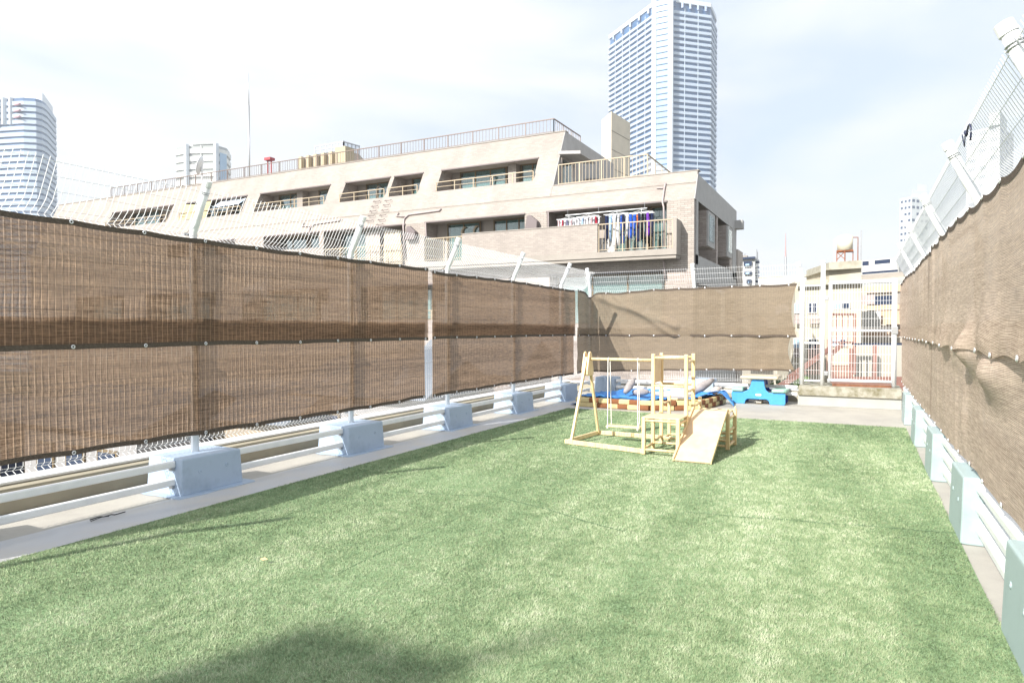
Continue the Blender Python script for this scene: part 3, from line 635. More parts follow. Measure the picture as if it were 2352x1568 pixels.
# right stand and slide
for x, y in ((-1.415,8.50),(-1.395,8.90)): post(x, y, .48, 'leg', .045)
for z in (.40,.25,.07): rod((-1.40,8.50,z),(-1.40,8.90,z))
for y in (8.50,8.90):
    for z in (.455,.16,.06): rod((xr,y,z),(-1.40,y,z))
MB().box(-1.83,-1.42,8.52,8.92,.452,.464).build('deck_board', ply_m, ps, bevel=.003)
for p_ in ((-1.415,8.52),(-1.395,8.88)): MB().tube([(p_[0],p_[1],.475),(p_[0]+.01,p_[1],.52)], [.012,.006], 8).build('finial', pine_m, ps)
sl = MB().hexa([(-1.825,7.50,.022),(-1.432,7.50,.022),(-1.432,8.50,.478),(-1.825,8.50,.478)], [(-1.825,7.495,.034),(-1.432,7.495,.034),(-1.432,8.495,.490),(-1.825,8.495,.490)]).build('slide', ply_m, ps)
for x in (-1.836,-1.424):
    MB().hexa([(x-.010,7.49,.018),(x+.010,7.49,.018),(x+.010,8.52,.480),(x-.010,8.52,.480)], [(x-.010,7.485,.058),(x+.010,7.485,.058),(x+.010,8.50,.525),(x-.010,8.50,.525)]).build('side_rail', pine_m, sl, bevel=.004)
rod((-1.85,8.515,.475),(-1.41,8.515,.475), 'hook_bar')

# ------------------------------------------------------------------ picnic table
pt_ = thing('picnic_table', (-1.72, 14.35, 0), 'blue plastic childrens picnic table with cream top and mint seats by the step', 'picnic table')
def side_poly():
    return [(-.47,.0),(-.26,.0),(-.245,.07),(-.21,.10),(.15,.10),(.19,.075),(.215,.0),(.475,.0),(.50,.02),(.50,.225),(.48,.24),(.20,.235),(.145,.28),(.115,.36),(.10,.50),(-.12,.50),(-.155,.36),(-.20,.28),(-.27,.245),(-.50,.245),(-.52,.22),(-.50,.02)]
for y, mm_ in ((14.08, blue_m), (14.60, dblue_m)):
    MB().prism(side_poly(), y, y+.05, lambda a,b,c: (-1.76+a, c, b)).build('side_panel', mm_, pt_, bevel=.012, seg=3)
MB().box(-1.81,-1.71,14.13,14.60,.02,.05).build('foot_bar', cream_m, pt_, bevel=.01)
MB().box(-1.84,-1.67,14.13,14.60,.36,.46).build('stretcher', dblue_m, pt_, bevel=.02)
MB().box(-2.10,-1.39,14.00,14.74,.50,.565).build('table_top', cream_m, pt_, bevel=.03, seg=4)
MB().tube([(-1.745,14.37,.565),(-1.745,14.37,.572)], .025, 14).build('parasol_hole', cream_m, pt_)
MB().box(-2.27,-2.05,14.04,14.70,.245,.325).build('seat', mint_m, pt_, bevel=.025, seg=3)
pl = [(-.15,-.35),(.08,-.35),(.13,-.30),(.15,0),(.13,.30),(.08,.35),(-.15,.35),(-.11,.16),(-.095,0),(-.11,-.16)]
MB().prism(pl, .245, .315, lambda a,b,c: (-1.365+a, 14.38+b, c)).build('seat', mint_m, pt_, bevel=.025, seg=3)
MB().prism([(-.045+.012*math.cos(a)-0 if math.cos(a)<0 else .045+.012*math.cos(a), .02*math.sin(a)) for a in [2*math.pi*k/16 for k in range(16)]], 0, .006, lambda a,b,c: (-1.76+a*.95, 14.078-c, .19+b)).build('badge', badge_m, pt_)

# ------------------------------------------------------------------ block sandbox
sb = thing('block_sandbox', (-3.5, 12.8, 0), 'sandbox ring built of cream and brown toy blocks in front of the far fence', 'sandbox')
ring = [(-4.80,12.10),(-3.40,12.06),(-2.60,12.50),(-2.40,13.92),(-4.46,13.86)]
BL, BH, BD = .215, .088, .105
def brick_proto(m):
    o = MB().box(-BL/2, BL/2, -BD/2, BD/2, 0, BH).build('brick', m, None, bevel=.016, seg=3)
    return o
pc, pb = brick_proto(brC_m), brick_proto(brB_m)
for o_ in (pc, pb): 
    for pp in o_.data.polygons: pp.use_smooth = False
first = {0: True, 1: True}
def put(col, x, y, z, a):
    src = (pc, pb)[col]
    o = src if first[col] else src.copy()
    if not first[col]: COL.objects.link(o)
    first[col] = False
    o.parent = sb; o.location = (x+3.5, y-12.8, z); o.rotation_euler = (0, 0, a+random.uniform(-.03,.03)); return o
pats = [[0,1,1,0,0,1],[0,0,1,0,1,1],[1,1,0,0,1,0]]
for row in range(3 if False else 2):
    for wi in range(5):
        ax, ay = ring[wi]; bx, by = ring[(wi+1)%5]; Ln = math.hypot(bx-ax, by-ay); a = math.atan2(by-ay, bx-ax)
        nb = int(Ln/BL+.5); off = (row%2)*.5
        for k in range(nb):
            f_ = (k+.5*(1 if not row%2 else 1.0)+(.18 if row else 0))/nb
            if f_ > 1: continue
            if wi == 1: col = [0,1,0,0][k%4] if row else [1,0,1,0][k%4]
            elif wi in (2,4): col = (k+row) % 2
            else: col = ([0,1,0,1,0,1,0] if row else [0,0,1,0,1,0,1])[k%7]
            put(col, ax+(bx-ax)*f_+random.uniform(-.006,.006), ay+(by-ay)*f_+random.uniform(-.01,.01), .005+row*(BH+.002), a)
# blue sheet inside
m = MB(); nx, ny = 60, 44
def inring(x, y):
    c = False; n_ = len(ring)
    for i in range(n_):
        x1_, y1_ = ring[i]; x2_, y2_ = ring[(i+1)%n_]
        if (y1_ > y) != (y2_ > y) and x < (x2_-x1_)*(y-y1_)/(y2_-y1_)+x1_: c = not c
    return c
def rdist(x, y):
    b_ = 9
    for i in range(5):
        x1_, y1_ = ring[i]; x2_, y2_ = ring[(i+1)%5]; L2 = (x2_-x1_)**2+(y2_-y1_)**2; tt = max(0, min(1, ((x-x1_)*(x2_-x1_)+(y-y1_)*(y2_-y1_))/L2))
        b_ = min(b_, math.hypot(x-x1_-tt*(x2_-x1_), y-y1_-tt*(y2_-y1_)))
    return b_
for j in range(ny+1):
    for i in range(nx+1):
        u = i/nx; v = j/ny
        x = -5.02+u*2.82; y = 12.16+v*1.72
        if u < .25: y = 12.16+(v*1.72)*(.35+2.6*u)
        inn = inring(x, y); rd = rdist(x, y)
        base = .12 if inn else max(.012, .12-rd*1.1)
        wall = .200 if rd < .09 else (0 if not inn else .200-(rd-.09)*1.2)
        z = max(base, min(.205, wall))
        cr_ = abs(fn(x*6, y*3, 1))*.055+abs(fn(x*13+5, y*9, 2))*.030
        z += cr_*(1 if rd > .06 else .4)+.10*g_(x, -3.95, .22)*g_(y, 13.2, .5)+.06*g_(x, -3.4, .3)*g_(y, 13.4, .3)+.05*g_(x,-2.6,.14)*g_(y,12.9,.5)
        m.v.append((x, y, z))
for j in range(ny):
    for i in range(nx):
        a = j*(nx+1)+i; p_ = m.v[a]; q_ = m.v[a+nx+2]
        if (inring(p_[0], p_[1]) and inring(q_[0], q_[1]) and (rdist(p_[0], p_[1]) > .05 or p_[1] < 12.3 and p_[0] < -4.2)) or (p_[0] < -4.45 and p_[1] > 12.2 and p_[1] < 13.2): m.f.append((a, a+1, a+nx+2, a+nx+1))
bs = m.build('plastic_sheet', sheet_m, smooth=True); tag(bs, 'crumpled bright blue plastic sheet covering the sandbox', 'tarpaulin')
sm = bs.modifiers.new('solid', 'SOLIDIFY'); sm.thickness = .003
m = MB()      # a tail of sheet spilling over the right wall to the table
for i in range(15):
    k = i/14; x = -2.62+.52*k; zz = .24+.05*math.sin(k*2.6)-.27*max(0, k-.35)**1.3*1.55
    for j in range(7):
        q = j/6; m.v.append((x+.05*q*math.sin(k*5), 13.28+.36*q+.12*math.sin(k*3), max(.012, zz+.018*math.sin(q*11+k*6))))
for i in range(14):
    for j in range(6): a = i*7+j; m.f.append((a, a+7, a+8, a+1))
o = m.build('plastic_sheet', sheet_m, smooth=True); tag(o, 'tail of blue plastic sheet spilling over the right blocks towards the picnic table', 'tarpaulin')
o.modifiers.new('solid', 'SOLIDIFY').thickness = .003
def sack(label, a, b, r, m, flat=.75, knot=True, grp='sacks weighing down the blue sheet'):
    a = Vector(a); b = Vector(b); t = thing('sandbag', (a+b)/2, label, 'sandbag', grp)
    pts = []; rs = []
    for i in range(11):
        k = i/10; p = a.lerp(b, k); p.z += .010*fn(k*4, a.x, a.y); pts.append(p); rs.append(r*(max(.12, math.sin(math.pi*(.06+.88*k)))**.45)*(1+.12*fn(k*5, b.x, 3)))
    mm = MB().tube(pts, rs, 14); o = mm.build('sack', m, t, smooth=True)
    if knot:
        d_ = (b-a).normalized(); MB().tube([b-d_*.01, b+d_*.035], [r*.25, r*.42], 8).build('tied_neck', m, t, smooth=True)
    return t
sack('grey sack standing tilted at the left in the sandbox', (-4.02,12.55,.26), (-3.93,12.85,.50), .075, bag_m)
sack('short pale sack beside the tilted grey one', (-3.93,12.75,.26), (-3.62,12.8,.27), .07, bag_m)
sack('long pale sack lying along the middle of the sandbox', (-3.55,12.75,.25), (-2.75,12.72,.27), .062, bagp_m)
sack('second long pale sack lying beside the front of the sandbox', (-3.30,12.52,.24), (-2.78,12.55,.24), .055, bagp_m)
sack('large grey sack leaning against the pale blue footing', (-3.0,13.72,.20), (-2.68,14.22,.44), .085, bag_m)
sack('small pale sack by the right end of the sandbox', (-2.55,13.45,.26), (-2.42,13.6,.33), .07, bagp_m)

# ------------------------------------------------------------------ small litter
tw = MB().tube([(-5.30,3.10,.016),(-5.27,3.16,.03),(-5.285,3.2,.018),(-5.25,3.24,.03),(-5.27,3.28,.016),(-5.26,3.36,.022)], .0045, 6)
tw.tube([(-5.27,3.09,.012),(-5.26,3.17,.026),(-5.28,3.24,.014)], .0035, 6)
tag(tw.build('cable_scrap', dark_m, smooth=True), 'scrap of black cable lying on the floor below the left rails', 'cable')
lf = MB(); lf.add([(-3.36,3.02,.045),(-3.335,3.035,.053),(-3.30,3.03,.046),(-3.33,3.012,.041)], [(0,1,2),(0,2,3)])
tag(lf.build('dry_leaf', mat('dry_leaf', (.55,.42,.22), .8)), 'single pale dry leaf on the turf', 'leaf')
hk = MB().tube([Vector((.60,5.05,2.70))+Vector((0,.10*math.cos(a),.07*math.sin(a))) for a in [R(20+d_) for d_ in range(0,200,18)]], .0055, 8)
hk.tube([(.60,5.15,2.74),(.60,5.19,2.765)], .011, 8); hk.tube([(.60,5.2,2.75),(.61,5.32,2.70),(.60,5.36,2.79)], .0035, 5)
tag(hk.build('cable_loop', navy_m, smooth=True), 'black loop of cable caught on the top wire of the right fence', 'cable')
# unseen block behind the photographer, added and sized to throw the near turf shadow
sh = thing('shadow_caster', (-9, -17.5, -22), 'unseen tall block added behind the camera to shade the near turf', 'shadow_caster')
MB().box(-9.25,-8.35,-18.2,-16.60,-22,13.5).build('caster_body', slab_m, sh); MB().box(-9.26,-8.34,-18.21,-16.59,13.502,13.7).build('cap', slab_m, sh)
MB().tube([(-8.42,-16.7,13.7),(-8.32,-16.68,14.1)], .05, 8).build('rod', steel_m, sh)

#APT
# ================================================================== the stepped apartment house next door
SY0, SZ0, SS = 25.0, 6.27, .5
def FY(z): return SY0+SS*max(0, z-SZ0)
ap = thing('apartment_building', (-25, 29, -22), 'long beige tiled apartment house with stepped sloping front, filling the middle behind the left fence', 'apartment building')
AX0, AX1, TX, DEEP = -49.0, -5.37, -11.3, 34.4
def face(x0, x1, z0, z1, m=tileP, name='wall', th=.25, mb=None):
    a = (x0, x1); q = mb or MB()
    q.hexa([(x0,FY(z0),z0),(x1,FY(z0),z0),(x1,FY(z0)+th,z0),(x0,FY(z0)+th,z0)], [(x0,FY(z1),z1),(x1,FY(z1),z1),(x1,FY(z1)+th,z1),(x0,FY(z1)+th,z1)])
    if mb is None: return q.build(name, m, ap)
    return q
# bands of the front, with the piers between the openings
row1 = [(-42.1,-36.2),(-35.1,-30.0),(-29.0,-24.0),(-23.0,-20.2),(-19.97,-18.28),(-17.25,-12.3)]
q = MB(); face(AX0, TX-.03, 8.85, 10.0, mb=q)
ed = [AX0]+[e for r_ in row1 for e in r_]+[TX-.03]
for a, b in zip(ed[::2], ed[1::2]): face(a, b, 7.77, 8.85, mb=q)
face(AX0, TX-.03, 7.415, 7.77, mb=q); q.build('upper_wall', tileP, ap)
face(AX0, AX1-.03, 6.95, 7.415, name='terrace_parapet'); face(AX0, AX1-.03, 6.27, 6.935, name='terrace_band')
MB().box(AX0, TX+.02, FY(10)-.03, FY(10)+.32, 10.0, 10.04).build('roof_coping', slab_m, ap)
MB().box(TX, AX1+.02, FY(7.415)-.02, FY(7.415)+.30, 7.417, 7.45).build('parapet_coping', slab_m, ap)
row2 = [(-35.0,-29.5,5.5,6.27),(-27.4,-23.6,5.5,6.27),(-23.3,-18.4,4.42,6.27),(-17.3,-12.33,4.42,6.27),(-11.32,-6.41,4.42,6.27)]
q = MB(); zf = 6.265
ed = [AX0]+[e for r_ in row2 for e in r_[:2]]+[AX1-.03]
for a, b in zip(ed[::2], ed[1::2]): face(a, b, 4.42, zf, mb=q)
for r_ in row2:
    if r_[2] > 4.5: face(r_[0], r_[1], 4.42, r_[2], mb=q)
face(AX0, AX1-.03, 3.75, 4.42, mb=q)
q.build('brick_wall', tileB, ap)
row3 = [(-44,-39,1.9,3.5),(-37,-31,1.9,3.5),(-29,-23,1.9,3.5),(-21,-16,1.9,3.5),(-11.2,-6.45,1.7,3.70)]
q = MB(); ed = [AX0]+[e for r_ in row3 for e in r_[:2]]+[AX1-.03]
for a, b in zip(ed[::2], ed[1::2]): face(a, b, 1.6, 3.75, mb=q)
for r_ in row3:
    if r_[3] < 3.75: face(r_[0], r_[1], r_[3], 3.75, mb=q)
    if r_[2] > 1.6: face(r_[0], r_[1], 1.6, r_[2], mb=q)
face(AX0, AX1-.03, -22, 1.6, mb=q); q.build('lower_wall', tileD, ap)
# rooms behind
MB().box(AX0+.1, AX1-1.0, 25.95, DEEP-.1, -22, 6.5).build('core', wall_in, ap)
MB().box(AX0+.1, TX-.3, 27.2, 33.3, 6.95, 9.5).build('upper_core', wall_in, ap)
MB().box(AX0+.05, AX1-.06, 25.3, DEEP-.05, 6.55, 6.93).build('terrace_floor', slab_m, ap)
MB().box(AX0+.1, TX-.04, 27.1, 33.3, 9.55, 9.85).build('roof_slab', slab_m, ap)
def recess(x0, x1, z0, z1, yb, kind, rail=None, panes=None, hood=True):
    yf0, yf1 = FY(z0)+.25, FY(z1)+.25
    q = MB()
    for x, s_ in ((x0, 1), (x1, -1)):
        MB().hexa([(x,yf0,z0),(x+s_*.02,yf0,z0),(x+s_*.02,yb,z0),(x,yb,z0)], [(x,yf1,z1),(x+s_*.02,yf1,z1),(x+s_*.02,yb,z1),(x,yb,z1)]).build('recess_cheek', tileD, ap)
    pass
    MB().box(x0-.05, x1+.05, yf1-.1, yb, z1+.002, z1+.12).build('recess_soffit', wall_in, ap)
    MB().box(x0-.05, x1+.05, yf0-.1, yb, z0-.12, z0-.002).build('balcony_floor', slab_m, ap)
    q = MB(); q.box(x0-.02, x1+.02, yf1-.30, yf1-.24, z1-.035, z1+.02); q.build('head_flashing', hood_m, ap)
    for (a, b, zb, zt, n, cm) in (panes or []): sliding(a, b, zb, zt, yb-.06, n, cm)
    if rail: handrail(x0+.02 if rail is True else rail[0], x1-.02 if rail is True else rail[1], z0, FY(z0)+.05, .42)
def sliding(a, b, zb, zt, y, n, cm, par=None, mm_=frame_m):
    par = par or ap; w = (b-a)/n
    fr = MB().box(a-.05, b+.05, y-.05, y, zt, zt+.06).box(a-.05, b+.05, y-.05, y, zb-.05, zb).box(a-.05,a,y-.05,y,zb,zt).box(b,b+.05,y-.05,y,zb,zt)
    for k in range(1, n): fr.box(a+w*k-.03, a+w*k+.03, y-.05, y, zb, zt)
    f = fr.build('window', mm_, par)
    for k in range(n): MB().box(a+w*k+.032, a+w*(k+1)-.032, y-.03, y-.022, zb+.002, zt-.002).build('pane', glass, f)
    if cm:
        c = MB(); nn = max(8, int((b-a)/.05)); base = len(c.v); side_gap = w*.14
        for i in range(nn+1):
            x = a+side_gap+(b-a-side_gap*1.6)*i/nn; yy = y-.012+.006*math.sin(i*2.1)
            c.v += [(x, yy, zb+.01), (x, yy, zt-.01)]
        for i in range(nn): c.f.append((2*i, 2*i+2, 2*i+3, 2*i+1))
        c.build('curtain', cm, f)
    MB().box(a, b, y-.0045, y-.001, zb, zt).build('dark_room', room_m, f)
def handrail(x0, x1, z0, y, h, y1=None, bal=None, m=bronze_m, name='balcony_rail', every=.95, r=.022):
    y1 = y if y1 is None else y1
    q = MB(); P = lambda k, z: (x0+(x1-x0)*k, y+(y1-y)*k, z)
    q.beam(P(0,z0+h), P(1,z0+h), .05, .035)
    rl = q.build(name, m, ap)
    Ln = math.hypot(x1-x0, y1-y); n_ = max(1, int(round(Ln/every)))
    for k in range(n_+1): MB().beam(P(k/n_, z0), P(k/n_, z0+h-.017), .035, .035).build('rail_post', m, rl)
    if bal:
        q = MB().beam(P(0,z0+.08), P(1,z0+.08), .025, .02); nb_ = int(Ln/bal)
        for k in range(1, nb_): q.beam(P(k/nb_, z0+.08), P(k/nb_, z0+h-.015), .014, .014)
        q.build('baluster', m, rl, kind='stuff')
    else: MB().beam(P(0,z0+h*.5), P(1,z0+h*.5), .02, .02).build('mid_rail', m, rl)
    return rl
Y1 = 27.15
recess(*row1[0], 7.77, 8.85, Y1, 1, True, [(-41.2,-38.6,7.80,8.80,2,curtT_m)])
recess(*row1[1], 7.77, 8.85, Y1, 1, True, [(-34.4,-32.2,7.80,8.80,2,None),(-31.8,-30.3,7.80,8.80,2,curtT_m)])
recess(*row1[2], 7.77, 8.85, Y1, 1, True, [(-28.4,-26.75,7.80,8.80,2,curtT_m),(-25.5,-24.15,7.80,8.80,2,curt_m)])
recess(*row1[3], 7.77, 8.85, Y1, 1, True, [(-22.3,-20.9,7.80,8.80,2,curtT_m)])
recess(*row1[4], 7.77, 8.85, Y1, 1, True, [(-19.45,-18.45,7.80,8.80,2,curtT_m)])
recess(*row1[5], 7.77, 8.85, Y1, 1, True, [(-16.7,-14.3,7.80,8.80,3,curtT_m),(-13.5,-12.4,7.80,8.80,2,curt_m)])
for x0_, x1_ in ((-26.75,-26.35),(-14.0,-13.6),(-32.2,-31.9),(-20.05,-19.9)): MB().box(x0_, x1_, 26.7, 27.12, 7.77, 8.85).build('inner_pier', tileP, ap)
Y2 = 25.9
recess(-35.0,-29.5, 5.5,6.265, Y2, 2, None, [(-34,-32,5.55,6.2,2,curtT_m)])
recess(-27.4,-23.6, 5.5,6.265, Y2, 2, None, [(-27.1,-25.2,5.55,6.2,2,None),(-24.9,-23.9,5.55,6.2,1,curt_m)])
recess(-23.3,-18.4, 4.42,6.265, Y2, 2, True, [(-22.9,-21.0,4.5,6.2,2,curt_m)])
recess(-17.3,-12.33, 4.42,6.265, Y2, 2, None, [(-16.6,-14.95,4.5,6.2,2,curtT_m),(-14.2,-12.4,4.5,6.2,3,curtT_m)])
recess(-11.32,-6.41, 4.42,6.265, Y2, 2, None, [(-10.9,-10.1,4.5,6.2,1,curt_m),(-9.0,-7.35,4.5,6.2,2,curt_m),(-7.2,-6.45,4.5,6.2,1,curt_m)])
for r_ in row3[:4]: recess(*r_, Y2, 3, True, [(r_[0]+.5, r_[1]-1.5, 1.95, 3.3, 3, curt_m)])
recess(*row3[4], 25.6, 3, None, [(-11.0,-6.6,1.72,3.6,3,curt_m)])
# right balcony
bal = MB().box(-14.94,-8.89,24.30,24.50,4.42,5.48).build('balcony_parapet', tileP, ap)
MB().box(-14.96,-8.87,24.28,24.52,5.482,5.52).build('coping', slab_m, ap)
MB().box(-17.0,-5.87,24.29,25.0,4.19,4.418).build('balcony_slab', slab_m, ap)
MB().box(-17.0,-5.90,24.34,24.98,4.07,4.188).build('balcony_soffit', slab_m, ap)
MB().box(-6.01,-5.87,24.30,24.995,4.42,5.49).build('balcony_end_panel', slab_m, ap)
MB().box(-16.99,-16.86,24.30,24.995,4.42,5.49).build('balcony_end_panel', slab_m, ap)
handrail(-8.86,-6.03,4.42,24.38,1.06,bal=.13)
handrail(-16.84,-14.97,4.42,24.38,1.0,bal=.13)
handrail(-23.2,-18.6,4.42,25.02,.95,bal=.13)
# terrace railing and the top storey's end wall
handrail(-11.1,-7.35,7.415,25.68,.86,bal=.15,name='terrace_rail'); handrail(-7.35,-7.30,7.415,25.70,.86,y1=29.8,bal=.17,name='terrace_rail')
q = MB()     # end wall of the top storey, leaning front edge
q.prism([(FY(6.95),6.95),(33.4,6.95),(33.4,10.0),(FY(10),10.0)], TX-.028, TX, lambda a,b,c: (c,a,b)); q.build('end_wall', grey_m, ap)
MB().box(TX, TX+.06, 26.35, 27.5, 7.2, 8.75).build('door_reveal', wall_in, ap)
sliding2 = MB().box(TX+.062, TX+.09, 26.45, 27.4, 7.25, 8.7).build('door_pane', glass, ap)
MB().hexa([(TX,26.1,8.85),(TX+1.0,26.1,8.75),(TX+1.0,28.0,8.75),(TX,28.0,8.85)],[(TX,26.1,8.98),(TX+1.0,26.1,8.88),(TX+1.0,28.0,8.88),(TX,28.0,8.98)]).build('canopy', grey_m, ap)
MB().hexa([(TX,29.2,8.30),(TX+.9,29.2,8.22),(TX+.9,32.2,8.22),(TX,32.2,8.30)],[(TX,29.2,8.42),(TX+.9,29.2,8.34),(TX+.9,32.2,8.34),(TX,32.2,8.42)]).build('canopy', hood_m, ap)
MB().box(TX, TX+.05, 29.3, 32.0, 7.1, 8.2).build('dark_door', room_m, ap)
# right end wall with its bay windows
q = MB(); X0e, X1e = AX1-.028, AX1
q.prism([(FY(6.27),6.27),(DEEP,6.27),(DEEP,7.27),(FY(7.27),7.27)], X0e, X1e, lambda a,b,c: (c,a,b))
q.box(X0e,X1e,25.25,25.60,3.9,6.268); q.box(X0e,X1e,33.3,DEEP,3.9,6.268); q.box(X0e,X1e,25.25,DEEP,3.2,4.25); q.box(X0e,X1e,25.25,DEEP,-22,1.2); q.box(X0e,X1e,33.6,DEEP,1.2,3.2)
q.build('end_wall', grey_m, ap)
MB().box(X1e-.95,X1e-.75,25.3,DEEP,3.9,6.5).build('recessed_wall', grey_m, ap); MB().box(X1e-.95,X1e-.75,25.3,DEEP,1.0,3.3).build('recessed_wall', grey_m, ap)
MB().box(X1e-.74,X1e-.02,25.3,25.61,4.26,6.262).build('brick_cheek', tileD, ap); MB().box(X1e-.74,X1e-.02,32.6,33.31,4.26,6.262).build('brick_cheek', tileD, ap)
MB().box(X1e-.74,X1e-.02,29.3,29.6,4.26,6.262).build('brick_cheek', tileD, ap)
for ya, yb in ((26.6,28.0),(30.9,32.2)):
    bw = MB().box(X1e-.74,X1e+.10,ya,yb,4.70,6.10).build('bay_window', tileD, ap)
    MB().box(X1e+.10,X1e+.16,ya+.02,yb-.02,4.72,6.08).build('bay_frame', grey_m, ap)
    MB().box(X1e+.162,X1e+.175,ya+.22,ya+.85,4.95,5.92).build('curtain', curt_m, bw); MB().box(X1e+.18,X1e+.186,ya+.2,yb-.2,4.93,5.95).build('pane', glass, bw)
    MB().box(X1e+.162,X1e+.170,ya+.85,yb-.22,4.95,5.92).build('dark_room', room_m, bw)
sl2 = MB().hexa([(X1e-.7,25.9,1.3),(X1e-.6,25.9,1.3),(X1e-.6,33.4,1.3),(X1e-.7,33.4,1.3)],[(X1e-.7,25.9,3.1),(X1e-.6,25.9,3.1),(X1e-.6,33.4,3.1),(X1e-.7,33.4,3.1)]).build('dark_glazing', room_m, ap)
for yy in (26.6, 28.2, 29.8, 31.4): MB().box(X1e-.6,X1e-.5,yy,yy+.12,1.3,3.1).build('mullion', brown_rail, ap)
MB().box(AX1-.02, AX1+.35, 33.9, 34.45, 6.35, 6.75).build('corner_lamp_box', grey_m, ap)
MB().box(-5.9,-5.3,34.4,36.0,-22,5.4).build('rear_wing', wall_in, ap)
# roof edge railing
handrail(-43.4,-11.9,10.04,27.0,.62,bal=.17,m=brown_rail,name='roof_rail',every=1.35); handrail(-11.9,-11.85,10.04,27.0,.62,y1=30,bal=.2,m=brown_rail,name='roof_rail')
# down pipes, rungs, hoods
def P25(p, y=24.93): return onY(p[0], p[1], y)
def Pf(p, off=.06):
    v = onY(p[0], p[1], 25)
    for _ in range(4): v = onY(p[0], p[1], FY(v.z)-off)
    return v
MB().tube([Pf(c3(1455,650)),Pf(c3(1445,690)),Pf(c3(1430,800)),onY(*c3(1440,840),24.9),onY(*c3(1445,1150),24.9)], .035, 8).build('down_pipe', pipe_m, ap, smooth=True)
MB().tube([Pf(c3(1385,690)),Pf(c3(1435,690))], .03, 8).build('down_pipe', pipe_m, ap)
MB().tube([Pf(c2(1575,850)),Pf(c2(1560,868)),Pf(c2(1320,900)),Pf(c2(1288,930)),Pf(c2(1280,985)),onY(*c2(1290,1240),24.9)], .04, 8).build('down_pipe', pipe_m, ap, smooth=True)
MB().tube([Pf(c2(1245,885)),Pf(c2(1225,912)),Pf(c2(1290,915))], .035, 8).build('down_pipe', pipe_m, ap, smooth=True)
MB().tube([Pf(c2(795,930)),Pf(c2(780,945)),Pf(c2(575,975)),Pf(c2(545,1010)),Pf(c2(540,1060))], .04, 8).build('down_pipe', pipe_m, ap, smooth=True)
MB().tube([Pf(c2(500,960)),Pf(c2(485,990)),Pf(c2(560,990))], .035, 8).build('down_pipe', pipe_m, ap, smooth=True)
MB().tube([onY(*c3(1410,1235),24.9),onY(*c3(1440,1265),24.9),onY(*c3(1450,1400),24.9)], .035, 8).build('down_pipe', pipe_m, ap, smooth=True)
MB().tube([onY(*c3(535,880),24.97),onY(*c3(535,1000),24.97)], .03, 8).build('down_pipe', pipe_m, ap); MB().tube([onY(*c2(1455,960),24.97),onY(*c2(1460,1070),24.97)], .03, 8).build('down_pipe', pipe_m, ap)
for x_, y_ in ((1075,792),(1165,785),(1060,830),(1152,820),(1047,868),(1140,860),(1035,905),(1125,900),(1020,942),(1112,935),(1100,972)):
    a, b = Pf(c2(x_-22, y_)), Pf(c2(x_+22, y_-4)); o_ = Vector((0,-.10,-.05))
    MB().tube([a, a+o_, b+o_, b], .016, 5).build('rung', hood_m, ap)
for cx_, fn_ in ((c3(410,965),0),(c2(1345,1045),1)):
    v = onY(*cx_, 24.9); MB().prism([(-.28,-.3),(.26,-.3),(.28,.05),(-.05,.32),(-.18,.3)], 24.75, 24.98, lambda a,b,c: (v.x+a, c, v.z+b)).build('vent_hood', hood_m, ap, bevel=.02)
for p_ in ((1100,680),(1995,600),(450,760),(1255,665)):      # short bent flues in the upper recesses
    v = onY(*c2(*p_), 27.0); MB().tube([v, v+Vector((0,-.15,0)), v+Vector((-.1,-.15,-.12)), v+Vector((-.12,-.15,-.6))], .045, 8).build('flue', slab_m, ap, smooth=True)
for p_ in ((1755,1000),(1850,990)):
    v = onY(*c2(*p_), 25.75); MB().tube([v+Vector((.1,0,0)), v, v+Vector((-.1,0,-.14)), v+Vector((-.12,0,-.5))], .045, 8).build('flue', bronze_m, ap, smooth=True)
for a_, b_ in (((0,805),(1690,628)),):
    pass
MB().prism([(33.42,10.0),(33.0,10.0),(30.6,10.9),(30.6,10.0)], TX-.1, TX-.05, lambda a,b,c: (c,a,b)) if False else None
# things hung out in the openings
a = onY(*c1(1440,1290), 26.2); b = onY(*c1(1600,1270), 26.2)
m = MB()
for j in range(9):
    for i in range(9): m.v.append((-34.9+2.3*i/8-.15*j/8, 25.95+.05*math.sin(i*1.7)-.5*j/8*.4, 8.72-.95*j/8+(.10*math.sin(math.pi*i/8) if j == 0 else 0)*-1))
for j in range(8):
    for i in range(8): k = j*9+i; m.f.append((k, k+9, k+10, k+1))
tag(m.build('hanging_cloth', mat('yellow_cloth', (.60,.48,.27), .9, 0, .1, (3, (.52,.41,.23), .4, .7)), smooth=True), 'yellow cloth screening the left part of an upper balcony', 'cloth')
m = MB()
for i in range(9):
    for j in range(5): m.v.append((-32.3+2.1*i/8, 25.9+.6*(1-j/4)-.1, 8.72-.42*j/4+.02*math.sin(i*2)))
for i in range(8):
    for j in range(4): k = i*5+j; m.f.append((k, k+5, k+6, k+1))
aw = mat('striped_awning', (.42,.50,.62), .8); t_ = aw.node_tree; g__ = N(t_, 'ShaderNodeNewGeometry'); s_x = N(t_, 'ShaderNodeSeparateXYZ'); t_.links.new(g__.outputs['Position'], s_x.inputs[0])
mu = N(t_, 'ShaderNodeMath', operation='MULTIPLY', n_1=26.0); t_.links.new(s_x.outputs[0], mu.inputs[0]); si_ = N(t_, 'ShaderNodeMath', operation='SINE'); t_.links.new(mu.outputs[0], si_.inputs[0])
gt_ = N(t_, 'ShaderNodeMath', operation='GREATER_THAN', n_1=0.0); t_.links.new(si_.outputs[0], gt_.inputs[0]); mi_ = N(t_, 'ShaderNodeMix', data_type='RGBA'); mi_.inputs['A'].default_value = (.30,.40,.56,1); mi_.inputs['B'].default_value = (.60,.64,.70,1)
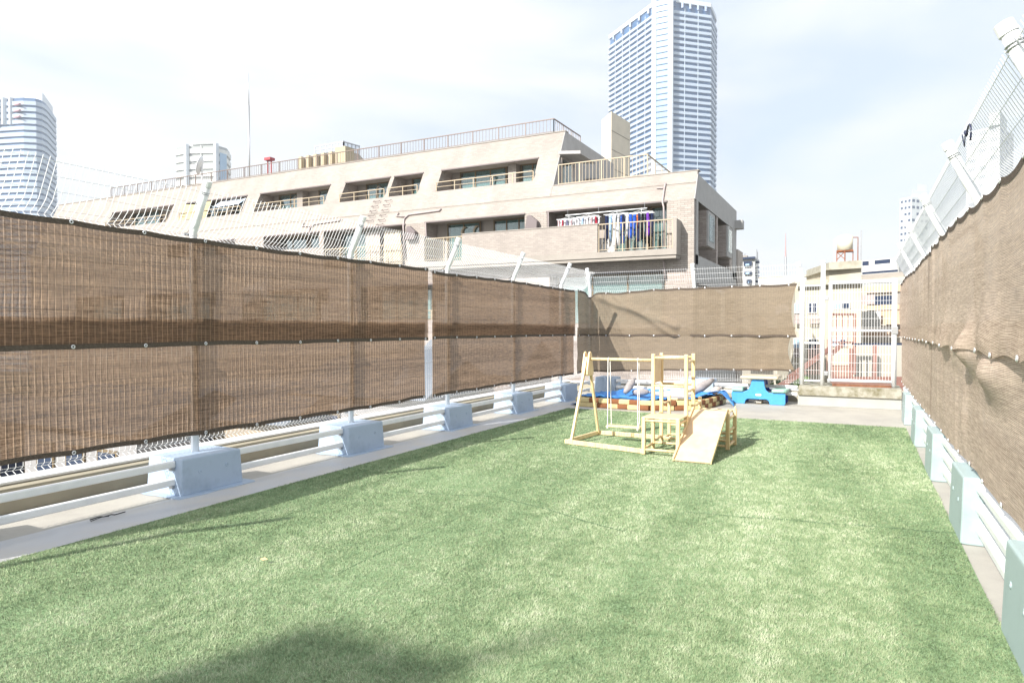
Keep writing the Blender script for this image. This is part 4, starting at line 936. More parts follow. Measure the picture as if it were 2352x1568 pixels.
t_.links.new(gt_.outputs[0], mi_.inputs['Factor']); t_.links.new(mi_.outputs['Result'], t_.nodes['Principled BSDF'].inputs['Base Color'])
tag(m.build('awning', aw, smooth=True), 'blue and white striped awning beside the yellow cloth', 'awning')
for k, (x0_, x1_, mm_) in enumerate(((-21.0,-20.1,bagp_m),(-19.9,-18.9,cream_m))):
    m = MB(); n_ = 12
    for i in range(n_+1): 
        x = x0_+(x1_-x0_)*i/n_; m.v += [(x, 25.35+.04*math.sin(i*1.9), 4.45), (x, 25.35+.04*math.sin(i*1.9+.4), 6.1)]
    for i in range(n_): m.f.append((2*i, 2*i+2, 2*i+3, 2*i+1))
    tag(m.build('balcony_screen', mm_, smooth=True), ('pale cloth screen on the balcony behind the fence', 'tan cloth screen right of the pale one on the balcony behind the fence')[k], 'screen')
# laundry
pv0, pv1 = onY(*c3(670,905), 24.75), onY(*c3(1310,848), 24.75)
lp = thing('laundry_pole', pv0.lerp(pv1,.5), 'white laundry pole hung across the right hand balcony', 'laundry pole')
MB().tube([pv0, pv1], .022, 8).build('pole', white, lp, smooth=True)
for k in (.03, .42, .97):
    p = pv0.lerp(pv1, k); MB().tube([p, Vector((p.x, p.y, 6.26))], .008, 5).build('hook', steel_m, lp)
CLO = {}
def cloth(c):
    if c not in CLO: CLO[c] = mat('cloth_%d' % len(CLO), c, .9, 0, .1, (14, tuple(k*.82 for k in c), .4, .7))
    return CLO[c]
W_, NV, BK, LB, OR, PU, RD, BL_, PK = (.72,.72,.74), (.02,.028,.07), (.015,.015,.02), (.35,.50,.72), (.75,.16,.03), (.16,.05,.36), (.40,.03,.06), (.03,.10,.48), (.66,.48,.50)
def hanger(label, k, span, items, zdrop, h):
    c = pv0.lerp(pv1, k); t = thing('laundry_hanger', c, label, 'laundry hanger', 'laundry hangers on the pole')
    z = c.z-zdrop; x0_, x1_ = c.x-span/2, c.x+span/2
    fr = MB()
    for y in (c.y-.17, c.y, c.y+.17): fr.tube([(x0_,y,z),(x1_,y,z)], .012, 5)
    for x in (x0_, c.x, x1_): fr.tube([(x,c.y-.17,z),(x,c.y+.17,z)], .012, 5)
    fr.tube([(c.x,c.y,z),(c.x,c.y,c.z+.03)], .010, 5); fr.tube([(x0_,c.y,z),(c.x,c.y,z+.12),(x1_,c.y,z)], .006, 4)
    fr.build('frame', white, t)
    n_ = len(items)
    for i, (col, hh) in enumerate(items):
        x = x0_+.03+(span-.06)*(i+.5)/n_; w = span/n_*.62; y = c.y-.12+.24*((i*7) % 3)/2; Hh = h*hh
        q = MB(); rows = 6
        for side in (-1, 1):
            for j in range(rows+1):
                kk = j/rows; wd = w*(.55+.25*kk+.12*math.sin(i+kk*4)); off = .03*math.sin(kk*3+i)
                for m__ in (-1, 0, 1): q.v.append((x+m__*wd+off*.4, y+side*.018+.03*math.sin(kk*5+i*2)+m__*.02, z-.03-Hh*kk-(.04*Hh if (j == rows and m__) else 0)))
        o_ = (rows+1)*3
        for j in range(rows):
            for m__ in range(2):
                a_ = j*3+m__; q.f += [(a_, a_+1, a_+4, a_+3), (o_+a_, o_+a_+3, o_+a_+4, o_+a_+1)]
            q.f += [(j*3, j*3+3, o_+j*3+3, o_+j*3), (j*3+2, o_+j*3+2, o_+j*3+5, j*3+5)]
        q.f += [(0, o_, o_+1, 1), (1, o_+1, o_+2, 2), (rows*3, rows*3+1, o_+rows*3+1, o_+rows*3), (rows*3+1, rows*3+2, o_+rows*3+2, o_+rows*3+1)]
        q.build('garment', cloth(col), t, smooth=True)
    return t
hanger('leftmost white laundry hanger with a row of small pale pink and white clothes', .045, .92, [(c_, 1) for c_ in (PK,W_,W_,RD,W_,PK,(.2,.2,.3),W_,W_,PK,W_,W_,W_,PK)], .17, .42)
hanger('second laundry hanger from the left with small white, blue and red clothes', .30, .92, [(c_, .9) for c_ in (W_,W_,PK,LB,W_,BL_,W_,W_,W_,PK,W_,RD,RD,W_)], .14, .42)
hanger('laundry hanger with mostly white shirts and one blue one, third from the left', .645, .95, [(NV,1.0),(LB,1.0),(W_,.85),(W_,1.25),(W_,1.2),(BL_,1.1),(NV,.7),(W_,.85)], .14, .95)
hanger('rightmost laundry hanger with blue, orange, black and purple shirts', .935, .95, [(BL_,.95),(BL_,.85),(OR,1.0),(NV,1.1),(BK,1.0),(BK,1.15),(PU,.9),(NV,.9)], .16, .95)
# air conditioner on the balcony
v = onY(*c3(975,1130), 24.95)
ac = thing('air_conditioner', (v.x, v.y, 4.42), 'white air conditioner unit on the balcony below the shirts', 'air conditioner')
MB().box(v.x-.25, v.x+.45, 24.85, 25.15, 4.43, 4.98).build('casing', white, ac, bevel=.02); MB().ring((v.x+.08,24.845,4.70),(0,1,0),.16,.01,18,5).build('fan_guard', dark_m, ac)
pt2 = MB(); 
# things on its roof
def tower_dish():
    p = onY(*c1(1575,985), 28.0); t = thing('satellite_dish', (p.x, p.y, 9.85), 'pale round satellite dish on a pole above the roof railing at the left', 'satellite dish')
    MB().tube([(p.x+.1,p.y,9.85),(p.x+.1,p.y,p.z)], .05, 8).build('mast', white, t)
    q = MB(); n_ = 22; ax = Vector((-.75,-.55,.3)).normalized(); x = ax.orthogonal().normalized(); y = ax.cross(x); c = Vector(p)-ax*.05
    q.v.append(tuple(c))
    for r_i in (1,2,3):
        for k in range(n_): a_ = 2*math.pi*k/n_; rr = .52*r_i/3; q.v.append(tuple(c+x*math.cos(a_)*rr+y*math.sin(a_)*rr*1.15+ax*(.14*(r_i/3)**2)))
    for k in range(n_): q.f.append((0, 1+k, 1+(k+1)%n_))
    for r_i in range(2):
        for k in range(n_): a_ = 1+r_i*n_+k; b_ = 1+r_i*n_+(k+1)%n_; q.f.append((a_, a_+n_, b_+n_, b_))
    o = q.build('reflector', white, t, smooth=True); o.modifiers.new('solid','SOLIDIFY').thickness = .03
    MB().tube([c+Vector((0,0,-.35)), c+ax*.5], .02, 6).tube([c+ax*.48, c+ax*.62], .05, 8).build('feed_arm', steel_m, t)
tower_dish()
p0, p1 = onY(*c1(1955,1010), 31), onY(*c1(1950,262), 31)
t = thing('lightning_mast', (p0.x, 31, 9.85), 'tall thin grey mast standing on the roof of the long apartment house', 'mast')
zm = (p0.z+p1.z)/2
MB().tube([(p0.x,31,9.85),(p0.x,31,zm+1)], .055, 8).build('lower_tube', steel_m, t, smooth=True); MB().tube([(p0.x,31,zm+1),(p0.x-.01,31,p1.z)], [.03,.012], 6).build('upper_tube', steel_m, t, smooth=True)
red = mat('red_paint', (.42,.07,.08), .6)
xa = onY(*c2(232,520), 60); za = onY(*c2(232,455), 60).z
t = thing('red_crane_top', (xa.x, 60, -22), 'top of a small red steel gantry above the roof railing', 'crane')
for q_ in (-.3,.3): MB().tube([(xa.x+q_,60,-22),(xa.x+q_,60,za-.2)], .09, 6).build('leg', red, t)
MB().box(xa.x-.5,xa.x+.5,59.6,60.4,za-.32,za).build('head_beam', red, t)
# ---- roof plant house with glass screen, and the pale box
pa, pb_, pc_ = atd(c2(505,450)[0], 48.3), atd(c2(820,400)[0], 46.5), atd(c2(940,415)[0], 47.6)
def zv(p, v): return hz(v, -sn*p.x+cs*p.y)
tan = mat('tan_render', (.47,.42,.36), .8, 0, .2, (2, (.41,.37,.32), .4, .7)); yel = mat('yellow_ochre_paint', (.44,.38,.26), .7)
ph = thing('roof_plant_house', (pb_.x, pb_.y, -22), 'tan plant house with a glass screen behind the roof railing', 'building')
zt_ = zv(pb_, c2(0,402)[1]); back = Vector((0, 6, 0))
MB().prism([(pa.x,pa.y),(pb_.x,pb_.y),(pc_.x,pc_.y),(pc_.x-3,pc_.y+6),(pa.x-1,pa.y+5)], -22, zt_).build('wall', tan, ph)
zg = zv(pb_, c2(0,342)[1]); gp_ = glass_mat('blue_screen_glass', (.62,.80,.88), .5)
ga = atd(c2(597,375)[0], 47.7)
def strip(a, b, z0, z1, name, m, par, th=.05):
    return MB().beam((a.x,a.y,(z0+z1)/2),(b.x,b.y,(z0+z1)/2), th, z1-z0).build(name, m, par)
strip(ga, pb_, zt_, zg, 'glass_screen', gp_, ph); strip(pb_, pc_, zt_, zg, 'glass_screen', gp_, ph)
for a_, b_, n_ in ((ga, pb_, 5), (pb_, pc_, 4)):
    strip(a_, b_, zg, zg+.08, 'screen_rail', steel_m, ph, .1); strip(a_, b_, (zt_+zg)/2, (zt_+zg)/2+.05, 'screen_rail', steel_m, ph, .1)
    for k in range(n_+1): c = a_.lerp(b_, k/n_); MB().box(c.x-.04,c.x+.04,c.y-.04,c.y+.04,zt_,zg+.1).build('screen_post', steel_m, ph)
for k in range(6):
    c = pa.lerp(pb_, k/5.3); MB().box(c.x-.14,c.x+.14,c.y-.34,c.y-.04,6,zt_-.05).build('ochre_pilaster', yel, ph)
for k in range(5):
    c = pa.lerp(pb_, (k+.5)/5.3); MB().box(c.x-.5,c.x+.5,c.y-.22,c.y-.05,9,zt_-1.1).build('window', room_m, ph)
c = pb_+Vector((.3,-.5,0)); MB().box(c.x-.1,c.x+.8,c.y-.6,c.y+.3,8,zt_-.1).build('ochre_box', yel, ph)
bx = thing('roof_box', (-10, 31, 6.93), 'tall plain cream box behind the terrace railing, in front of the big tower', 'rooftop building')
b0, b1, b2 = atd(1381, 37), atd(1403, 35.5), atd(1446, 37.5); zt_ = zv(b1, 259)
creamw = mat('cream_cladding', (.66,.60,.50), .7, 0, .2, (1.5, (.60,.55,.46), .4, .7))
MB().prism([(b0.x,b0.y),(b1.x,b1.y),(b2.x,b2.y),(b2.x-1,b2.y+3),(b0.x-.5,b0.y+2)], -22, zt_).build('wall', creamw, bx)
fx = MB()
for k in range(1, 6):
    z = zt_-.9*k*1.1; fx.beam((b1.x,b1.y-.01,z),(b2.x,b2.y-.01,z), .03, .02)
fx.build('panel_joint', slab_m, bx, kind='stuff')
MB().tube([(b1.x-2.4,b1.y-1,7),(b1.x-2.4,b1.y-1,hz(318,34)),(b1.x-1.4,b1.y-1,hz(312,34))], .05, 6).build('vent_pipe', brown_rail, bx)
MB().tube([(b1.x-1.9,b1.y-1,7),(b1.x-1.9,b1.y-1,hz(328,34)),(b1.x-1.3,b1.y-1,hz(325,34))], .05, 6).build('vent_pipe', brown_rail, bx)

# ================================================================== city beyond
def tower(label, name, fp, z0, z1, fh, cat, glassm, bandm, bh=.42, cap=3.0, divs=None, out=1.2, gap_top=0):
    cx = sum(p[0] for p in fp)/len(fp); cy = sum(p[1] for p in fp)/len(fp)
    t = thing(name, (cx, cy, z0), label, cat)
    def off(k): return [(cx+(x-cx)*(1+k/math.hypot(x-cx, y-cy)), cy+(y-cy)*(1+k/math.hypot(x-cx, y-cy))) for x, y in fp]
    MB().prism(fp, z0, z1).build('core', glassm, t)
    n = int((z1-z0-gap_top)/fh); o = off(out)
    band = MB().prism(o, 0, fh*bh); me_ = None
    base = None
    for k in range(n):
        z = z1-gap_top-fh*(k+1)
        if z < z0: break
        if base is None:
            b_ = MB().prism(o, z, z+fh*bh); base = b_.build('balcony_band', bandm, t); zb = z
        else:
            c_ = base.copy(); COL.objects.link(c_); c_.parent = t; c_.location = (0, 0, z-zb)
    if divs:
        q = MB()
        for i in range(len(fp)):
            a_ = Vector((*off(out*.9)[i], 0)); b_ = Vector((*off(out*.9)[(i+1)%len(fp)], 0)); L_ = (b_-a_).length; nn = int(L_/divs)
            for k in range(1, nn): c = a_.lerp(b_, k/nn); q.beam((c.x,c.y,z0),(c.x,c.y,z1-gap_top), .35, .35)
        q.build('fin_wall', bandm, t, kind='stuff')
    return t, off
def xy(u, d): p = atd(u, d); return (p.x, p.y)
tg = mat('tower_glass', (.045,.12,.26), .3, 0, .5, (.12, (.09,.19,.36), .4, .65)); tb = mat('tower_band', (.42,.50,.60), .6); tgl = mat('tower_pale_glass', (.30,.47,.64), .2, 0, .6, (.2,(.36,.52,.69),.4,.65)); tw_ = mat('tower_white', (.62,.67,.72), .6)
# central tower
A_, B_, C_, D_, E_ = xy(1400,447), xy(1499,402), xy(1539,397), xy(1627,404), xy(1639,422)
fpm = [A_, B_, C_, D_, E_, xy(1590,500), xy(1470,520)]
zt_ = hz(14, 400)
t, off = tower('tallest tower, blue glass with white balcony bands, rising behind the cream roof box', 'high_rise_tower', fpm, -22, zt_, 3.43, 'skyscraper', tg, tb, .46, divs=7.5, out=1.3, gap_top=4.2)
MB().prism([xy(1502,397.5), xy(1536,393.5), xy(1537,399), xy(1503,404)], -22, zt_+3).build('corner_glass_shaft', tgl, t)
for u_, d_ in ((1500.5,398.5),(1538,394)): p = atd(u_, d_); MB().box(p.x-1.3,p.x+1.3,p.y-1.3,p.y+1.3,-22,zt_+4).build('white_pier', tw_, t)
fl = MB()
for k in range(62): z = zt_-3.43*k; a_ = atd(1502,397.2); b_ = atd(1536,393.2); fl.beam((a_.x,a_.y,z),(b_.x,b_.y,z), .3, .35)
fl.build('floor_line', tg, t, kind='stuff')
MB().prism([(x, y) for x, y in off(.9)], zt_-1.0, zt_+1.4).build('roof_crown', tw_, t)
for k in range(5):
    for a_, b_ in ((A_, B_), (C_, D_)):
        x = a_[0]+(b_[0]-a_[0])*(k+.5)/5; y = a_[1]+(b_[1]-a_[1])*(k+.5)/5; MB().box(x-.6,x+.6,y-2.2,y-1,zt_-4.2,zt_-1.0).build('crown_strut', tg, t)
# left tower
zt_ = hz(230, 360)
fpl = [xy(-120,372), xy(0,362), xy(60,359), xy(88,360), xy(102,363), xy(112,368), xy(131,388), xy(100,420), xy(-60,420)]
t, off = tower('curved blue and white banded tower at the left edge of the picture', 'high_rise_tower', fpl, -22, zt_, 3.3, 'skyscraper', tg, tb, .62, out=1.0, divs=24, gap_top=.5)
p = [xy(66,366), xy(104,366), xy(128,390), xy(100,410), xy(60,400)]
MB().prism(p, zt_-1, hz(216,366)).build('penthouse', tw_, t); MB().prism([xy(108,366.5),xy(128,389),xy(126,392),xy(106,370)], hz(310,366), hz(240,366)).build('side_screen', tw_, t)
for k in range(8): p = atd(-80+17*k, 361); MB().box(p.x-.7,p.x+.7,p.y-2.2,p.y,zt_-14,zt_+.3).build('white_fin', tw_, t)
fred = mat('faded_pink_panel', (.50,.30,.34), .7)
for k in range(3): p = atd(50, 358.5); MB().box(p.x-2.5,p.x+2.5,p.y-1.2,p.y,zt_-4.2-3.3*k,zt_-3.5-3.3*k).build('red_panel', fred, t)
# middle pale tower
zt_ = hz(338, 400); fpc = [xy(410,404), xy(432,400), xy(500,398), xy(524,405), xy(531,415), xy(500,440), xy(430,440)]
gb = mat('pale_tower_recess', (.34,.36,.35), .6); gw = mat('pale_tower_band', (.72,.72,.68), .7)
t, off = tower('pale mid distance apartment tower behind the satellite dish', 'high_rise_tower', fpc, -22, zt_, 4.6, 'skyscraper', gb, gw, .62, out=.8, divs=9)
MB().prism([xy(442,404),xy(498,402),xy(498,425),xy(442,425)], zt_-1, hz(329,402)).build('penthouse', gw, t); MB().prism([xy(446,401.5),xy(494,399.5),xy(494,403),xy(446,404)], hz(336,402), hz(332.5,402)).build('louvre', gb, t)
for u_, d_ in ((432,398.6),(500,396.6)): p = atd(u_, d_); MB().box(p.x-1,p.x+1,p.y-1,p.y+1,-22,zt_+.5).build('white_pier', tw_, t)
MB().prism([xy(508,399),xy(524,404),xy(523,406),xy(507,401)], -22, zt_-4).build('corner_glass', tgl, t)
# right pale towers with punched windows
def punched(label, name, fp, z0, z1, rows, cols, faces, wallm, winm, fh, cat='skyscraper', wfrac=(.3,.4), zoff=2.0):
    cx = sum(p[0] for p in fp)/len(fp); cy = sum(p[1] for p in fp)/len(fp)
    t = thing(name, (cx, cy, z0), label, cat); MB().prism(fp, z0, z1).build('wall', wallm, t)
    for fi in faces:
        a_ = Vector((*fp[fi],0)); b_ = Vector((*fp[(fi+1)%len(fp)],0)); n_ = (b_-a_).normalized(); nr_ = Vector((n_.y,-n_.x,0))
        if nr_.dot(-a_) < 0: nr_ = -nr_
        L_ = (b_-a_).length; nc = cols[faces.index(fi)]
        for r_ in range(rows):
            for c in range(nc):
                if (r_*7+c*3) % 5 == 4: continue
                m0 = a_+n_*(L_*(c+.5)/nc)+nr_*.02; z = z1-zoff-fh*r_; w2 = L_/nc*wfrac[0]; h2 = fh*wfrac[1]
                MB().beam(m0-n_*w2+Vector((0,0,z)), m0+n_*w2+Vector((0,0,z)), .08, h2).build('window', winm, t)
    return t
ptw = mat('far_pale_wall', (.66,.70,.71), .7); pwin = mat('far_window', (.09,.12,.19), .3)
t = punched('pale greenish tower with small dark windows behind the top of the right fence', 'high_rise_tower', [xy(2064,380), xy(2090,374), xy(2129,380), xy(2129,410), xy(2064,410)], -22, hz(458,380), 12, (3,4), [0,1], ptw, pwin, 3.6)
MB().prism([xy(2090,376),xy(2127,380),xy(2127,400),xy(2090,400)], hz(458,380), hz(440,380)).build('upper_block', ptw, t); MB().prism([xy(2103,378),xy(2124,380),xy(2124,396),xy(2103,396)], hz(441,380), hz(426,380)).build('top_block', ptw, t)
t = punched('very pale tower seen through the mesh of the right fence', 'high_rise_tower', [xy(2215,330), xy(2290,318), xy(2322,335), xy(2322,360), xy(2215,360)], -22, hz(300,325), 10, (3,3), [0,1], mat('far_white_wall', (.76,.77,.77), .7), mat('far_grey_window', (.45,.48,.53), .4), 4.2)
MB().prism([xy(2265,320),xy(2290,317),xy(2306,330),xy(2290,340),xy(2265,340)], hz(300,325), hz(272,325)).build('penthouse', ptw, t)
# small white office right of the apartment house
ww = mat('white_render', (.58,.58,.57), .7, 0, .2, (.8, (.52,.52,.50), .4, .7)); dw = mat('dark_window', (.035,.05,.09), .2)
D1 = 78
fpw = [xy(1698,D1), xy(1733,D1-1), xy(1741,D1+2.5), xy(1720,D1+9), xy(1690,D1+9)]
t = thing('office_building', (*xy(1718,D1), -22), 'small white office block with black flat roof right of the apartment house', 'building')
MB().prism(fpw, -22, hz(597,D1)).build('wall', ww, t); MB().prism([(x*1.0015, y*1.0005) for x, y in [xy(1697,D1-.4), xy(1733.5,D1-1.5), xy(1742.5,D1+2.5), xy(1721,D1+9), xy(1690,D1+9)]], hz(597,D1), hz(592.5,D1)).build('roof_edge', dw, t)
for (ua, ub, va, vb) in ((1707,1726,602,613),(1708,1726,624,632),(1714,1725,643,653)):
    a_ = atd(ua, D1-.55); b_ = atd(ub, D1-1.0); w_ = strip(a_, b_, hz(vb,D1), hz(va,D1), 'window', dw, t, .08)
    a2, b2_ = atd(ua+4, D1-.75), atd(ub-6, D1-1.05); MB().beam((a2.x,a2.y,hz(vb-3,D1)),(b2_.x,b2_.y,hz(vb-3,D1)), .05, .22).build('pane', tgl, w_)
for k in range(5): a_ = atd(1736,D1-.4); MB().box(a_.x-.2,a_.x+.35,a_.y-.1,a_.y+.05,hz(606+11*k,D1),hz(601+11*k,D1)).build('window', dw, t)
for u_, v_ in ((1703,583),(1710,576),(1722,584),(1737,566),(1739,572)): p = atd(u_, D1+3); MB().tube([(p.x,p.y,hz(593,D1)),(p.x,p.y,hz(v_,D1))], .05, 5).build('antenna', steel_m, t)
p = atd(1709, D1+2); MB().box(p.x-.5,p.x+.3,p.y,p.y+.8,hz(593,D1),hz(583,D1)).build('roof_cabinet', slab_m, t)
p0 = atd(1803, 90); t = thing('lightning_mast', (p0.x, p0.y, -22), 'thin pinkish lattice mast standing alone in the sky left of the water tank', 'mast')
MB().tube([(p0.x,p0.y,-22),(p0.x,p0.y,hz(590,90))], .14, 6).build('lower_tube', steel_m, t); MB().tube([(p0.x,p0.y,hz(590,90)),(p0.x,p0.y,hz(536,90))], [.09,.03], 6).build('upper_tube', mat('faded_red', (.45,.28,.27), .6), t)
# long low roof with railing
bw_ = mat('cream_plaster', (.50,.465,.40), .8, 0, .2, (.7, (.45,.415,.35), .4, .7))
D2 = 46
a_, b_ = atd(1742, 49), atd(1900, 45.5)
t = thing('low_rise_building', (*xy(1820,48), -22), 'long cream flat roofed building with a pale railing behind the far fence', 'building')
MB().prism([(a_.x,a_.y),(b_.x,b_.y),(b_.x-3,b_.y+12),(a_.x-5,a_.y+12)], -22, hz(652,47)).build('wall', bw_, t)
strip(a_, b_, hz(652,47), hz(644,47), 'parapet', ww, t, .25)
rl = strip(a_, b_, hz(634.5,47), hz(633.5,47)+.03, 'roof_rail', bronze_m, t, .05); q = MB()
for k in range(70): c = a_.lerp(b_, k/69); q.beam((c.x,c.y,hz(644,47)),(c.x,c.y,hz(634,47)), .03, .03)
q.build('baluster', white, rl, kind='stuff')
# beige house with the water tank
D3 = 38
ol = mat('aged_cream_plaster', (.50,.46,.37), .85, 0, .2, (1.1, (.43,.39,.31), .42, .7, 8)); oc = mat('aged_cornice', (.40,.385,.32), .85, 0, .2, (3, (.28,.255,.20), .45, .7, 8))
h0, h1, h2 = atd(1826, 40), atd(1978, 37), atd(1979, 44)
t3 = thing('cream_house', (*xy(1930,38), -22), 'aged cream concrete house behind the gate carrying a water tank', 'building')
top_ = hz(640, 38)
MB().prism([(h0.x,h0.y),(h1.x,h1.y),(h2.x,h2.y),(h0.x-2,h0.y+9)], -22, top_).build('wall', ol, t3)
k0, k1 = atd(1903, 38.2), atd(1977, 37.0); kb = Vector((-1.5, 5, 0))
MB().prism([(k0.x,k0.y),(k1.x,k1.y),(k1.x+kb.x,k1.y+kb.y),(k0.x+kb.x,k0.y+kb.y)], top_-.3, hz(619,37.5)).build('stair_head', ol, t3)
g0, g1 = atd(1896, 37.9), atd(1978.5, 36.7)
MB().prism([(g0.x,g0.y),(g1.x,g1.y),(g1.x+kb.x,g1.y+kb.y+.4),(g0.x+kb.x,g0.y+kb.y+.4)], hz(619,37.5), hz(616.5,37.5)).build('ledge', oc, t3)
MB().prism([(k0.x,k0.y),(k1.x,k1.y),(k1.x+kb.x,k1.y+kb.y),(k0.x+kb.x,k0.y+kb.y)], hz(616.5,37.5), hz(600,37.5)).build('parapet', oc, t3)
strip(atd(1828,39.7), atd(1976,36.8), hz(653.5,38), hz(649.5,38), 'cornice', oc, t3, .3)
def fwin(u0, u1, v0, v1, par=t3, dd=None, n=2, gl=dw):
    def dline(u):     # depth of the front wall on sight line u
        k = (u-1176)/FPX; dx_, dy_ = cs*k-sn, sn*k+cs; e_ = h1-h0; den = dx_*e_.y-dy_*e_.x; return (h0.x*e_.y-h0.y*e_.x)/den
    a_, b_ = atd(u0, dline(u0)-.03), atd(u1, dline(u1)-.03); dm = dline((u0+u1)/2)
    w_ = strip(a_, b_, hz(v1,dm), hz(v0,dm), 'window', ww, par, .10); e_ = (b_-a_).normalized(); nr_ = Vector((e_.y,-e_.x,0))
    L_ = (b_-a_).length/n
    for k in range(n):
        p, q_ = a_+e_*(L_*k+.05)+nr_*.05, a_+e_*(L_*(k+1)-.05)+nr_*.05
        MB().beam((p.x,p.y,(hz(v1,dm)+hz(v0,dm))/2),(q_.x,q_.y,(hz(v1,dm)+hz(v0,dm))/2), .03, hz(v0,dm)-hz(v1,dm)-.1).build('pane', gl if k % 2 else (tgl if gl is dw and u0 > 1900 else gl), w_)
    return w_
fwin(1856,1877,695,719); fwin(1858,1878,778,803); fwin(1824,1838,696,720,gl=tgl); fwin(1823,1838,776,800,gl=tgl)
fwin(1914,1953,695,710); fwin(1912,1945,778,796)
for (ua, ub, va, vb) in ((1824,1840,722,742),(1856,1880,722,742),(1824,1840,803,822),(1858,1880,806,826)):
    q = MB(); n_ = 7
    def dl(u):
        k = (u-1176)/FPX; dx_, dy_ = cs*k-sn, sn*k+cs; e_ = h1-h0; den = dx_*e_.y-dy_*e_.x; return (h0.x*e_.y-h0.y*e_.x)/den-.4
    for k in range(n_+1): c = atd(ua+(ub-ua)*k/n_, dl(ua+(ub-ua)*k/n_)); q.beam((c.x,c.y,hz(vb,38)),(c.x,c.y,hz(va,38)), .04, .04)
    a_, b_ = atd(ua, dl(ua)), atd(ub, dl(ub)); 
    for vv in (va, (va+vb)/2, vb): q.beam((a_.x,a_.y,hz(vv,38)),(b_.x,b_.y,hz(vv,38)), .05, .05)
    q.build('window_balcony_rail', pipe_m, t3, kind='stuff')
# water tank
tp = atd(1939, 39.0); tz = hz(599,38.5)
rust = mat('rusty_steel', (.33,.12,.055), .85, .1, .3, (8, (.22,.09,.05), .4, .7)); tankm = mat('cream_tank', (.72,.67,.54), .6, 0, .3, (2, (.66,.61,.48), .4, .7))
wt = thing('water_tank', (tp.x, tp.y, tz), 'round cream water tank on rusty legs on top of the cream house', 'water tank')
r_ = .42*1.0*2; zb_, ztp = hz(576,39), hz(543.5,39); R_t = 33/2/FPX*39
MB().tube([(tp.x,tp.y,zb_),(tp.x,tp.y,ztp)], [R_t*.98, R_t], 28).build('drum', tankm, wt, smooth=True); MB().tube([(tp.x,tp.y,ztp),(tp.x,tp.y,ztp+.07)], [R_t*.95, R_t*.6], 28).build('lid', tankm, wt)
for sx, sy in ((-1,-.4),(0,-1),(1,-.3),(0,.9)): MB().beam((tp.x+sx*R_t,tp.y+sy*R_t,tz),(tp.x+sx*R_t,tp.y+sy*R_t,zb_), .05, .05).build('leg', rust, wt)
for a_ in (-.9, 0, .9): MB().beam((tp.x-R_t*1.05,tp.y+a_*R_t*.8,zb_-.04),(tp.x+R_t*1.05,tp.y+a_*R_t*.8,zb_-.04), .06, .08).build('bearer', rust, wt)
MB().beam((tp.x-R_t,tp.y-.4*R_t,tz+.1),(tp.x,tp.y-R_t,zb_-.1), .03,.03).beam((tp.x,tp.y-R_t,tz+.1),(tp.x-R_t,tp.y-.4*R_t,zb_-.1), .03,.03).build('brace', rust, wt)
MB().tube([(tp.x+R_t+.25,tp.y,tz),(tp.x+R_t+.25,tp.y,ztp-.1),(tp.x+R_t*.8,tp.y,ztp-.08)], .03, 6).build('pipe', rust, wt); MB().tube([(tp.x-R_t-.15,tp.y,tz),(tp.x-R_t-.15,tp.y,ztp-.15),(tp.x-R_t*.8,tp.y,ztp-.15)], .02, 6).build('pipe', white, wt)
p = atd(1976, 38); t = thing('lightning_mast', (p.x,p.y,tz), 'thin grey rod standing right beside the water tank', 'mast'); MB().tube([(p.x,p.y,tz-1),(p.x,p.y,hz(530,38))], .03, 6).build('rod', steel_m, t)
# red brown steel stair in front of it
rb = mat('red_brown_steel', (.30,.165,.135), .6, .1, .3, (3, (.25,.14,.115), .4, .7)); Ds = 29
ss = thing('steel_stair', (*xy(1935,Ds), -22), 'red brown steel stair and doorway frame seen through the gate', 'stair')
def vb_(u, v0, v1, w, name='column', d=Ds, m=rb): p = atd(u, d); return MB().box(p.x-w/2,p.x+w/2,p.y-w/2,p.y+w/2,hz(v1,d),hz(v0,d)).build(name, m, ss)
vb_(1908,718,1000,.16); vb_(1963,720,860,.12); vb_(1955,800,1000,.14)
for u_ in (1921,1935,1948): vb_(u_,722,800,.04,'thin_post')
for v_, w_ in ((722,.10),(786,.07),(840,.05)):
    a_, b_ = atd(1908,Ds), atd(1963,Ds); MB().beam((a_.x,a_.y,hz(v_,Ds)),(b_.x,b_.y,hz(v_,Ds)), .10, w_).build('crossbeam', rb, ss)
for k in range(14): vb_(1912+3.6*k,842,905,.045,'baluster', Ds-.5)
for (u0, v0, u1, v1, w_) in ((1812,868,1908,800,.20),(1912,812,1935,790,.16),(1880,820,1910,803,.10),(1790,888,1850,852,.22)):
    a_, b_ = atd(u0,Ds), atd(u1,Ds); MB().beam((a_.x,a_.y,hz(v0,Ds)),(b_.x,b_.y,hz(v1,Ds)), .12, w_).build('stringer', rb, ss)
for k in range(9): vb_(1858+6*k,800-3*k if k < 8 else 780,860,.03,'baluster', Ds)
a_, b_ = atd(1905,Ds-1), atd(2075,Ds-1); MB().beam((a_.x,a_.y,hz(872,Ds)),(b_.x,b_.y,hz(872,Ds)), .2, .40).build('landing_panel', rb, ss); MB().beam((a_.x,a_.y,hz(886,Ds)),(b_.x,b_.y,hz(886,Ds)), 1.4, .10).build('landing', rb, ss)
vb_(2010,792,868,.16,'column', Ds-.3)
a_, b_ = atd(1960,Ds), atd(2075,Ds); MB().beam((a_.x,a_.y,hz(790,Ds)),(b_.x,b_.y,hz(790,Ds)), .3, .09).build('crossbeam', dw, ss)
# pale rendered wall panels behind the stair (low shed)
a_, b_ = atd(1963,Ds+2), atd(2080,Ds+2)
t = thing('shed', (a_.x,a_.y,-22), 'cream plastered shed wall behind the lower right half of the gate', 'building'); MB().prism([(a_.x,a_.y),(b_.x,b_.y),(b_.x,b_.y+3),(a_.x,a_.y+3)], -22, hz(794,Ds+2)).build('wall', bw_, t)
